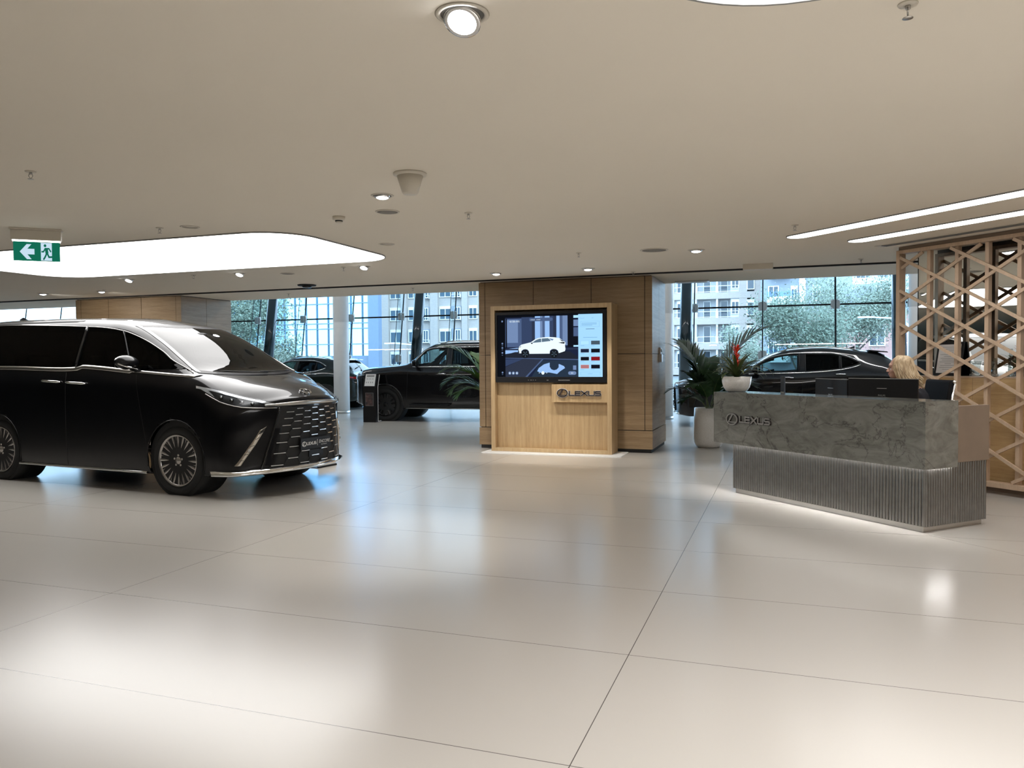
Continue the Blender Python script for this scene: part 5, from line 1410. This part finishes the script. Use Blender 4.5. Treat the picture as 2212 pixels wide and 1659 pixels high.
    for k in range(9):
        z = gz0+.05+(gz1-gz0-.1)*k/8; hwid = gw_*(.86+.3*(1-(z-gz0)/(gz1-gz0)))*.94
        m.tube([C.front(-hwid+2*hwid*j/12, z, .014) for j in range(13)], .010, 6)
    m.build('grille_bars', M['satin'] if kind == 'box' else M['black'], g)
    for sg in (-1, 1):
        m = MB(); m.tube([C.front(sg*gw_*(.86+.3*(1-k/10)), gz0+(gz1-gz0)*k/10, .012) for k in range(11)], .014, 6); m.build('grille_edge', M['chrome'] if kind == 'box' else M['black'], g)
    m = MB(); m.tube([C.front(-.80+1.6*k/20, (.47 if kind == 'box' else .29), .012) for k in range(21)], .014, 6); m.build('bumper_lip', tr, t)
    zc_ = (gz0+gz1)/2+.04; p0 = C.front(0, zc_, .03)
    m = MB(); logo_emblem(m, lambda u, w, n: (p0.x+n, u, p0.z+w), .085, .062, -.006, .006); m.build('front_emblem', M['chrome'], t)
    m = MB(); m.box((C.front(0, .5, 0).x-.005, -.24, .44), (C.front(0, .5, 0).x+.012, .24, .545)); m.build('number_plate', M['black'], t)
    # rear
    if rg:
        rows = [[tuple(C.top(x, .66*(-1+2*j/12)*(1-.06*abs(x+3.3)), .004)) for j in range(13)] for x in [rg[0]+(rg[1]-rg[0])*k/8 for k in range(9)]]
        m = MB(); m.grid(rows); m.build('rear_window', M['carglass'], t)
        m = MB(); z = C.top(-3.2, 0).z; m.prism([(-3.05, z+.028), (-3.42, z-.010), (-3.44, z-.035), (-3.10, z-.01)], lambda u, w, n: (u, n, w-.10*(abs(n)/.62)**3 if False else w), -.62, .62); sp_ = m.build('roof_spoiler', paint, t, bevel=.01)
        m = MB(); m.tube([C.top(-3.60, -.05, .02), C.top(-3.66, .2, .02), C.top(-3.70, .42, .02)], .010, 6); m.build('rear_wiper', M['black'], t)
        m = MB(); m.grid(C.patch(-.84, .84, lambda y: .985, lambda y: 1.035, 'rear', 1, .008, 30, 3)); m.build('rear_light_bar', M['taillight'], t)
        for sg in (-1, 1):
            m = MB(); m.grid(C.patch(-3.98, -3.62, smooth([(-3.98, 1.0), (-3.62, 1.06)]), smooth([(-3.98, 1.06), (-3.62, 1.085)]), 'side', sg, .006, 8, 3)); m.build('tail_lamp', M['taillight'], t)
        m = MB(); z = C.top(-2.75, 0).z; m.grid([[(-2.85+.16*f, y, z+h_) for y, h_ in ((-.03, -.01), (-.006, .06*(1-f)), (.006, .06*(1-f)), (.03, -.01))] for f in (0, .3, .7, 1)]); m.build('aerial_fin', paint, t)
        m = MB(); m.box((C.front(0, .8, 0, -1).x-.012, -.24, .76), (C.front(0, .8, 0, -1).x+.01, .24, .87)); m.build('rear_plate', M['black'], t)
    else:
        for sg in (-1, 1):
            m = MB(); m.grid(C.patch(sg*.60, sg*.88, lambda y: 1.02, lambda y: 1.16, 'rear', sg, .006, 6, 4)); m.build('tail_lamp', M['taillight'], t)
    for x in (0, wx):
        housing(t, x, ra[1], ra[0]-.006, .60, .97)
        for sg in (-1, 1): wheel(t, x, sg*(.87 if kind == 'box' else .84), sg, R, rr, tw_, 'five', dark=kind == 'box')
    if sc != 1.0: t.scale = (sc, sc, sc)
    return t
suv('box', (-9.461, 18.138, 0), radians(185), 'big black boxy off-roader parked behind the central pillar and kiosk', M['paint2'])
suv('sport', (-1.44, 18.22, 0), radians(180), 'black sport utility car parked behind the reception desk', M['paint2'])
suv('sport', (-16.2, 21.6, 0), radians(180), 'dark green sport utility car half hidden by the white column', M['paint_green'], .965)
# ------------------------------------------------------------------ receptionist and chair
def caps(m, p, q, r0, r1, n=14):
    p, q = Vector(p), Vector(q)
    m.tube([p, q], [r0, r1], n); m.ell(tuple(p), (r0, r0, r0), n, 8); m.ell(tuple(q), (r1, r1, r1), n, 8)
def chain(m, pts, rs):
    for a, b, ra, rb in zip(pts[:-1], pts[1:], rs[:-1], rs[1:]): caps(m, a, b, ra, rb)
def fuse(m, name, matl, parent, vox, sm=6):
    o = m.build(name, matl, parent)
    r = o.modifiers.new('Fuse', 'REMESH'); r.mode = 'VOXEL'; r.voxel_size = vox; r.use_smooth_shade = True
    s = o.modifiers.new('Soft', 'SMOOTH'); s.factor = .5; s.iterations = sm
    return o
per = thing('person', 'seated blonde person in dark clothes looking left behind the desk monitors', 'person', (1.198, 8.994, 0), radians(168.5))
b = MB()
b.ell((.062, 0, 1.392), (.098, .076, .092)); b.ell((.098, 0, 1.335), (.072, .058, .088)); b.ell((.128, 0, 1.283), (.040, .036, .034)); b.ell((.146, 0, 1.268), (.018, .020, .016))
b.ell((.150, 0, 1.385), (.022, .050, .03)); b.ell((.150, 0, 1.362), (.018, .046, .008))
caps(b, (.162, 0, 1.366), (.186, 0, 1.326), .008, .012); b.ell((.176, .012, 1.322), (.010, .008, .007)); b.ell((.176, -.012, 1.322), (.010, .008, .007))
b.ell((.160, 0, 1.302), (.012, .022, .007)); b.ell((.158, 0, 1.291), (.012, .018, .007))
for s in (-1, 1):
    b.ell((.128, s*.036, 1.328), (.026, .020, .020)); b.ell((.060, s*.078, 1.345), (.022, .010, .032))
caps(b, (-.01, 0, 1.13), (.060, 0, 1.30), .056, .050)
chain(b, [(-.04, 0, .60), (-.06, 0, .80), (-.06, 0, 1.05), (-.02, 0, 1.12)], [.14, .12, .135, .085])
for s in (-1, 1):
    chain(b, [(-.06, s*.17, 1.09), (.02, s*.215, .86), (.30, s*.14, .785)], [.055, .044, .030])
    b.ell((.345, s*.13, .778), (.048, .040, .016))
    for k, (dy, L) in enumerate(((-.030, .060), (-.010, .072), (.010, .068), (.030, .052))):
        y = s*.13+s*dy*-1; chain(b, [(.385, y, .782), (.385+L*.5, y*1.0+s*dy*-.2, .786), (.385+L*.85, y+s*dy*-.3, .768)], [.0095, .0088, .0075])
    chain(b, [(.315, s*.095, .778), (.350, s*.075, .776), (.378, s*.072, .766)], [.012, .010, .008])
    chain(b, [(.0, s*.09, .56), (.42, s*.10, .56), (.44, s*.10, .12)], [.085, .065, .045])
    chain(b, [(.42, s*.10, .06), (.58, s*.11, .045)], [.045, .036])
fuse(b, 'body', M['skin'], per, .0055, 5)
c = MB()
chain(c, [(-.04, 0, .60), (-.06, 0, .80), (-.06, 0, 1.03), (-.035, 0, 1.11)], [.16, .142, .152, .10])
c.ell((-.06, 0, 1.085), (.105, .195, .07))
for s in (-1, 1):
    chain(c, [(-.06, s*.17, 1.085), (.02, s*.22, .86), (.285, s*.145, .79)], [.074, .058, .045])
fuse(c, 'jacket', M['navy'], per, .009, 5)
c = MB()
c.ell((-.01, 0, .585), (.17, .19, .10))
for s in (-1, 1): chain(c, [(.0, s*.09, .57), (.42, s*.10, .57), (.44, s*.10, .16)], [.10, .078, .062])
fuse(c, 'trousers', M['navy'], per, .01, 5)
for s in (-1, 1):
    c = MB(); chain(c, [(.41, s*.10, .055), (.50, s*.105, .045), (.60, s*.11, .035)], [.052, .045, .034]); c.box((.38, s*.10-.04, 0), (.62, s*.10+.04, .02)); c.build('shoe', M['leather'], per)
for s in (-1, 1):
    e = MB(); e.ell((.148, s*.030, 1.347), (.012, .014, .010), 12, 8); o = e.build('eye', M['white'], per)
    e = MB(); e.ell((.1585, s*.029, 1.346), (.004, .006, .006), 10, 6); e.build('iris', M['dark'], o)
    e = MB(); e.tube([(.155, s*.046, 1.371), (.163, s*.030, 1.376), (.164, s*.012, 1.372)], [.002, .0035, .002], 6); e.build('eyebrow', M['haircol2'] if 'haircol2' in M else M['soil'], per)
    e = MB(); e.tube([(.152, s*.045, 1.352), (.160, s*.030, 1.357), (.160, s*.016, 1.352)], [.0012, .0022, .0012], 6); e.build('eyelid', M['soil'], per)
M['lip'] = plain('lips', (.42, .13, .12), .35)
e = MB(); e.tube([(.160, -.022, 1.296), (.1725, -.008, 1.301), (.172, 0, 1.2995), (.1725, .008, 1.301), (.160, .022, 1.296)], [.002, .0055, .005, .0055, .002], 8)
e.tube([(.160, -.020, 1.294), (.170, 0, 1.289), (.160, .020, 1.294)], [.002, .006, .002], 8); e.build('lips', M['lip'], per)
tt = NT('blond_hair'); vv = tt.coords((26, 26, 4)); nn = tt.noise(vv, 1.6, 5, .65)
tt.pbsdf(tt.ramp(nn.outputs[0], [(.25, (.16, .10, .05)), (.5, (.50, .37, .22)), (.75, (.74, .62, .44))]), .38, 0, .5); M['hair'] = tt.mat
h = MB(); rh = random.Random(5)
HC = Vector((.052, 0, 1.395)); HR = Vector((.108, .090, .096))
def hp(az, el, k=1.0): return HC + Vector((HR.x*cos(el)*cos(az), HR.y*cos(el)*sin(az), HR.z*sin(el)))*k
# scalp cap open at the face
rows = []
for j in range(13):
    el = pi/2 - j/12*(pi*.62); row = []
    for i in range(25):
        f = i/24*2-1; az0 = radians(62)+max(0, (.55-el))*.05; az = pi + f*(pi-az0*(1 if el < 1.0 else el and .6))
        row.append(tuple(hp(az, el, .985)))
    rows.append(row)
h.grid(rows)
for i in range(330):
    f = rh.uniform(-1, 1); az = pi + f*(pi - radians(50)); el = rh.uniform(-.1, 1.35)
    pts = [hp(rh.uniform(-.3, .3), 1.3, 1.02)]
    for k in range(1, 5): pts.append(hp(az, 1.3+(el*.35-.25-1.3)*k/4, 1.02+.035*rh.random()))
    base = pts[-1]; L = rh.uniform(.15, .26); ph = rh.uniform(0, 6.3); am = rh.uniform(.003, .0065)
    out = Vector((base.x-HC.x, base.y, 0)).normalized()
    if out.x > .2: L *= .85
    for k in range(1, 10):
        g = k/9
        q = base + Vector((0, 0, -L*g)) + out*(.010*sin(g*2.6)+am*sin(ph+g*6.5)) + Vector((-.085*g*g-(.03*g if out.x > 0 else 0), 0, 0)) + Vector((-out.y, out.x, 0))*am*1.4*cos(ph+g*5)
        pts.append(q)
    n_ = len(pts); h.tube(pts, [.003+.0062*sin(pi*min(1, (k+1)/n_*1.02))**.6 for k in range(n_)], 5)
h.build('hair', M['hair'], per)

ch = thing('office_chair', 'black leather office chair with chrome frame behind the reception desk', 'chair', (1.16, 9.0, 0), radians(196))
m = MB(); m.box((-.25, -.26, .43), (.24, .26, .495)); m.build('seat', M['leather'], ch, bevel=.025)
m = MB(); F_ = lambda x, y, z: (x-.16*(z-.5)-.0, y, z)
m.box((-.30, -.27, .56), (-.235, .27, 1.235), 0, F_); m.build('backrest', M['leather'], ch, bevel=.022)
m = MB()
for y in (-.275, .275): m.tube([F_(-.27, y, .50), F_(-.275, y, .9), F_(-.28, y, 1.20)], .012, 8); m.ell(F_(-.275, y, 1.215), (.020, .016, .020), 12, 8)
m.build('chrome_frame', M['chrome'], ch)
for s in (-1, 1):
    m = MB(); m.tube([(-.22, s*.29, .62), (-.10, s*.30, .67), (.10, s*.30, .67), (.16, s*.29, .48)], .014, 8); m.build('armrest', M['chrome'], ch)
m = MB(); m.lathe([(.03, .09), (.03, .26), (.022, .26), (.022, .43), (.06, .43)], 20); m.build('column', M['chrome'], ch)
for k in range(5):
    a = 2*pi*k/5+.2; m = MB(); m.tube([(0, 0, .10), (.28*cos(a), .28*sin(a), .07)], [.022, .014], 8); lg_ = m.build('leg', M['chrome'], ch)
    m = MB(); m.lathe([(.026, -.012), (.028, 0), (.026, .012)], 16, lambda x, y, z, a=a: (.28*cos(a)+x*cos(a)-z*sin(a), .28*sin(a)+x*sin(a)+z*cos(a), .028+y)); m.build('castor', M['black'], lg_)

# ------------------------------------------------------------------ outside: street, trees, buildings
struct(MB().box((-160, 25.2, -.6), (90, 260, -.4)).build('ground', plain('asphalt', (.16, .165, .17), .9)), 'street outside', 'street')
M['brick'] = mat_brick('pale_brick', (.36, .33, .30), (.42, .37, .32), (.45, .43, .41), 2.2)
M['brick2'] = mat_brick('warm_brick', (.40, .32, .27), (.44, .38, .33), (.45, .42, .40), 2.2)
M['render'] = plain('pale_render', (.56, .57, .58), .8)
M['render2'] = plain('white_render', (.78, .79, .78), .8)
M['greyren'] = plain('grey_render', (.26, .28, .31), .8)
M['frame'] = plain('white_window_frame', (.80, .80, .79), .5)
M['winglass'] = plain('dark_window_glass', (.04, .06, .08), .06, 0, .6)
M['curtain'] = plain('office_glass', (.34, .60, .78), .06, .85, var=.10, vs=.12)
M['mull'] = plain('office_mullion', (.11, .17, .22), .4, .5)
M['bluewall'] = plain('blue_grey_wall', (.12, .17, .24), .6)
M['terra'] = plain('pink_brick_wall', (.52, .30, .26), .8)
def window(parent, x, y, z0, z1, w, panes=2, shutter=True):
    h = z1-z0
    f = MB().ringprism([(x-w/2, z0), (x+w/2, z0), (x+w/2, z1), (x-w/2, z1)], [(x-w/2+.09, z0+.09), (x+w/2-.09, z0+.09), (x+w/2-.09, z1-.09-(.28 if shutter else 0)), (x-w/2+.09, z1-.09-(.28 if shutter else 0))], lambda u, q, n: (u, y-n, q), -.05, .08)
    for k in range(1, panes): f.box((x-w/2+w*k/panes-.04, y-.07, z0+.05), (x-w/2+w*k/panes+.04, y+.02, z1-.1))
    o = f.build('window', M['frame'], parent)
    p = MB(); p.box((x-w/2+.05, y-.005, z0+.05), (x+w/2-.05, y+.03, z1-.05)); p.build('pane', M['winglass'], o)
def railing(parent, x0, x1, y, z, h=1.0, bars=True, mt='frame'):
    f = MB(); f.box((x0, y-.04, z+h-.06), (x1, y+.02, z+h)); f.box((x0, y-.04, z+.08), (x1, y+.02, z+.14))
    n = max(1, int((x1-x0)/1.3))
    for k in range(n+1): xx = x0+(x1-x0)*k/n; f.box((xx-.03, y-.04, z), (xx+.03, y+.02, z+h))
    f.build('railing', M[mt], parent)

# apartment block with recessed balconies (seen right of the central pillar)
Y = 95
t = thing('apartment_building', 'pale brick apartment block with white balcony railings outside the right-hand windows', 'building', (0, Y, 0))
X0, X1 = -24, -2.7
bk = MB(); bk.box((X0, 1.6, -.4), (X1, 14, 24)); bk.build('rear_wall', M['render'], t)
for k in range(-1, 7):
    z = 3.5+3.0*k
    b = MB(); b.box((X0, 0, z-.75), (X1, 1.7, z)); b.build('spandrel', M['brick2'], t)
    for a, c_ in ((-24, -21.6), (-17.6, -16.6), (-13.4, -12.6), (-10.35, -9.95), (-5.1, -4.2), (-3.4, -2.7)):
        b = MB(); b.box((a, .02, z), (c_, 1.6, z+2.25)); b.build('pier', M['brick2'] if c_-a > .6 else M['render'], t)
    b = MB(); b.box((-7.72, .1, z), (-7.52, 1.6, z+2.25)); b.build('balcony_divider', M['render2'], t)
    for x, w in ((-20.4, 1.8), (-18.4, 1.3), (-14.9, 1.8), (-11.5, 1.7)):
        b = MB(); b.box((x-w/2-.6, .5, z), (x+w/2+.6, .8, z+2.25)); b.build('infill_wall', M['render'], t); window(t, x, .45, z+.05, z+2.15, w)
        railing(t, x-w/2-.3, x+w/2+.3, .1, z, .75)
    window(t, -8.9, 1.55, z, z+2.1, .9, 1, False); window(t, -6.9, 1.55, z, z+2.1, .9, 1, False)
    b = MB(); b.box((-6.1, .3, z), (-5.1, .7, z+2.25)); b.build('infill_wall', M['render'], t)
    window(t, -5.55, .28, z+.4, z+2.2, .9); window(t, -3.8, .0, z+.2, z+2.05, .85, 1)
    railing(t, -9.9, -7.75, .06, z, .8); railing(t, -7.5, -5.2, .06, z, .8)
# brick block with framed windows (left windows)
t = thing('apartment_building', 'grey brick apartment block outside the left windows above the big off-roader', 'building', (0, Y, 0))
b = MB(); b.box((-52.3, .4, -.4), (-33, 14, 22)); b.build('wall', M['brick'], t)
for x0, x1 in ((-52.3, -51.3), (-49.4, -48.6), (-45.0, -43.9), (-40.4, -39.6), (-37.0, -36.0)):
    b = MB(); b.box((x0, 0, -.4), (x1, .42, 22)); b.build('pier', M['brick'], t)
for k in range(7):
    z = .9+3.0*k
    for x, w in ((-50.3, 1.75), (-47.6, 1.6), (-42.9, 1.7), (-38.9, 1.2), (-34.6, 1.7)): window(t, x, .36, z+.25, z+2.05, w)
    for x0, x1 in ((-46.7, -45.1), (-41.9, -40.5)):
        b = MB(); b.box((x0, .15, z+.15), (x1, .41, z+2.05)); b.build('loggia', M['greyren'], t); window(t, (x0+x1)/2+.2, .13, z+.2, z+1.9, .8, 2, False); railing(t, x0, x1, 0, z+.1, .5)
# grey block with rounded balconies
t = thing('apartment_building', 'blue-grey block with white solid balconies behind the trees in the right-hand windows', 'building', (0, 88, 0), radians(-14))
b = MB(); b.box((-2.6, 0, -.4), (4.6, 12, 26)); b.build('wall', M['greyren'], t)
b = MB(); b.box((1.5, -.3, -.4), (2.1, .1, 26)); b.build('service_shaft', M['render2'], t)
for k in range(8):
    z = 1.2+3.0*k
    b = MB(); b.box((-1.6, -1.3, z), (.6, .0, z+.95)); b.build('balcony', M['render2'], t)
    b = MB(); b.box((-1.6, -1.32, z+.95), (1.2, -1.28, z+1.5)); b.build('balcony_glass', M['glass'], t)
    window(t, -1.2, -.06, z+.1, z+2.2, 1.1, 2, False); window(t, .95, -.06, z+.5, z+2.1, .7); window(t, 3.2, -.06, z+.4, z+2.1, .8)
# white block far right, pink wall
t = thing('office_building', 'white modern building high behind the trees at the right', 'building', (0, 130, 0))
b = MB(); b.box((5.5, 0, -.4), (26, 14, 24)); b.build('wall', M['render2'], t)
for k in range(6):
    z = 1.5+3.8*k
    b = MB(); b.box((5.5, -.5, z), (26, .05, z+.35)); b.build('ledge', M['frame'], t)
    for x in (8.0, 11.2, 14.4, 17.6): window(t, x, -.06, z+.9, z+2.9, 2.0, 3, False)
t = thing('terrace_house', 'pinkish house wall glimpsed between the trees at the right', 'house', (0, 74, 0))
b = MB(); b.box((2.0, 0, -.4), (11, 8, 5.6)); b.build('wall', M['terra'], t)
b = MB(); b.prism([(1.6, 5.6), (11.4, 5.6), (6.5, 8.0)], lambda u, w, n: (u, n, w), -.3, 8.3); b.build('roof', M['greyren'], t)
for x in (4, 7.5): window(t, x, -.06, 2.6, 4.4, 1.3)
# glass office
t = thing('glass_office_building', 'blue glass office building outside the left windows', 'building', (0, 70, 0))
b = MB(); b.box((-80, .2, 2.2), (-39.9, .9, 26)); b.build('glass_wall', M['curtain'], t)
b = MB()
x = -80
while x < -40: b.box((x-.035, .05, 2.2), (x+.035, .22, 26)); x += 1.35
for z in (3.4, 5.0, 5.55, 7.6, 10.2, 10.75, 13.4, 16): b.box((-80, .06, z-.05), (-39.9, .21, z+.05))
b.build('mullion_grid', M['mull'], t)
b = MB(); b.box((-39.9, -.4, -.4), (-38.7, .3, 26)); b.build('corner_pier', M['bluewall'], t)
b = MB(); b.box((-80, .0, -.4), (-39.9, .9, 2.2)); b.build('podium', M['bluewall'], t)

t = thing('white_building', 'plain white building outside at the far left edge', 'building', (0, 58, 0))
b = MB(); b.box((-110, 0, -.4), (-58.5, 10, 22)); b.build('wall', M['render2'], t)
b = MB(); b.box((-110, -.3, 9.5), (-58.5, .05, 9.9)); b.build('ledge', M['frame'], t)
# trees: trunk with boughs, and a crown of many leaf blades
M['leaf'] = mat_leaf('tree_leaf', (.085, .12, .085), (.17, .21, .15), .6)
M['leaf2'] = mat_leaf('pale_tree_leaf', (.14, .175, .13), (.25, .29, .22), .6)
M['bark'] = plain('bark', (.13, .11, .09), .9, var=.3, vs=8)
def tree(x, y, h, r, n, leaf, label, seed, low=.35, size=.26):
    t = thing('street_tree', label, 'tree', (x, y, -.4), 0, 'street trees outside')
    rr_ = random.Random(seed); tips = []
    w_ = MB(); w_.tube([(0, 0, 0), (.1, 0, h*.25), (.0, .1, h*.5)], [.03*h*.5+.06, .02*h*.5+.05, .06], 8)
    for k in range(9):
        a = k*2.4+rr_.random(); z0 = h*rr_.uniform(low*.6, .5); L = r*rr_.uniform(.6, 1.0)
        e = Vector((L*cos(a), L*sin(a), h*rr_.uniform(.55, .95))); s_ = Vector((0, 0, z0)); mid = (s_+e)/2+Vector((0, 0, -.1*h*rr_.random()))
        w_.tube([s_, mid, e], [.07, .045, .012], 5); tips += [mid.lerp(e, f) for f in (.2, .5, .8, 1.0)]
    w_.build('trunk', M['bark'], t)
    c = MB()
    for i in range(n):
        p = rr_.choice(tips); d = Vector((rr_.gauss(0, 1), rr_.gauss(0, 1), rr_.gauss(0, .75)))*r*.27
        q = p+d
        if q.z < h*low: continue
        s = size*rr_.uniform(.5, 1.2); u = Vector((rr_.gauss(0, 1), rr_.gauss(0, 1), rr_.gauss(0, 1))).normalized(); v = u.orthogonal().normalized()*s*.45
        u = u*s
        c.add([q-u, q+v, q+u, q-v], [(0, 1, 2, 3)])
    o = c.build('foliage', leaf, t); o['kind'] = 'stuff'
tree(-27.9, 34.5, 7.4, 2.4, 15000, M['leaf'], 'dark leafy tree outside the left windows by the far left pillar', 1, .30, .085)
tree(-22.6, 31, 3.1, 1.0, 5000, M['leaf2'], 'low rounded bush-like tree outside, above the black people carrier', 2, .15, .075)
tree(4.9, 62, 8.6, 3.2, 20000, M['leaf2'], 'broad pale tree filling the rightmost window bay', 3, .12, .11)
tree(.9, 50, 5.6, 2.2, 17000, M['leaf'], 'dense green tree in the middle bay of the right-hand windows', 4, .12, .095)
tree(-2.2, 45, 3.7, 1.0, 5000, M['leaf2'], 'small feathery tree left of the dense green one in the right-hand windows', 5, .15, .07)
tree(15.0, 68, 9.0, 3.2, 8000, M['leaf2'], 'pale tree at the right end of the window row beside the lattice', 6, .12, .12)
def lamp(x, y, h, a, L, label):
    t = thing('street_lamp', label, 'street lamp', (x, y, -.4), a)
    m = MB(); m.tube([(0, 0, 0), (0, 0, h*.75), (.05, 0, h*.92), (.35, 0, h), (L, 0, h+.12)], [.07, .055, .05, .045, .04], 8); m.build('pole', M['render2'], t)
    m = MB(); m.box((L-.1, -.12, h+.08), (L+.7, .12, h+.17)); m.build('lamp_head', M['frame'], t, bevel=.03)
lamp(-22.4, 46, 3.0, pi, 2.0, 'curved white street lamp outside above the bonnet of the big off-roader')
lamp(6.2, 46, 4.0, pi, 1.8, 'curved white street lamp outside at the right end of the windows')
# ------------------------------------------------------------------ daylight and exposure
w = bpy.data.worlds.new('sky'); SC.world = w; w.use_nodes = True
nt = w.node_tree; nt.nodes.clear()
out = nt.nodes.new('ShaderNodeOutputWorld'); bg = nt.nodes.new('ShaderNodeBackground')
tc = nt.nodes.new('ShaderNodeTexCoord'); nz = nt.nodes.new('ShaderNodeTexNoise'); nz.inputs['Scale'].default_value = 3; nz.inputs['Detail'].default_value = 5
rp = nt.nodes.new('ShaderNodeValToRGB'); rp.color_ramp.elements[0].position = .35; rp.color_ramp.elements[0].color = (.58, .79, 1, 1)
rp.color_ramp.elements[1].position = .65; rp.color_ramp.elements[1].color = (.80, .91, 1, 1)
nt.links.new(tc.outputs['Generated'], nz.inputs['Vector']); nt.links.new(nz.outputs[0], rp.inputs[0]); nt.links.new(rp.outputs[0], bg.inputs[0])
bg.inputs[1].default_value = 3.9
nt.links.new(bg.outputs[0], out.inputs[0])
vs = SC.view_settings; vs.view_transform = 'Standard'; vs.look = 'None'; vs.gamma = 1; vs.use_curve_mapping = False; vs.exposure = 0.9
SC.cycles.max_bounces = 10; SC.cycles.diffuse_bounces = 5; SC.cycles.glossy_bounces = 5; SC.cycles.transparent_max_bounces = 16
SC.cycles.sample_clamp_indirect = 6; SC.cycles.caustics_reflective = False; SC.cycles.caustics_refractive = False
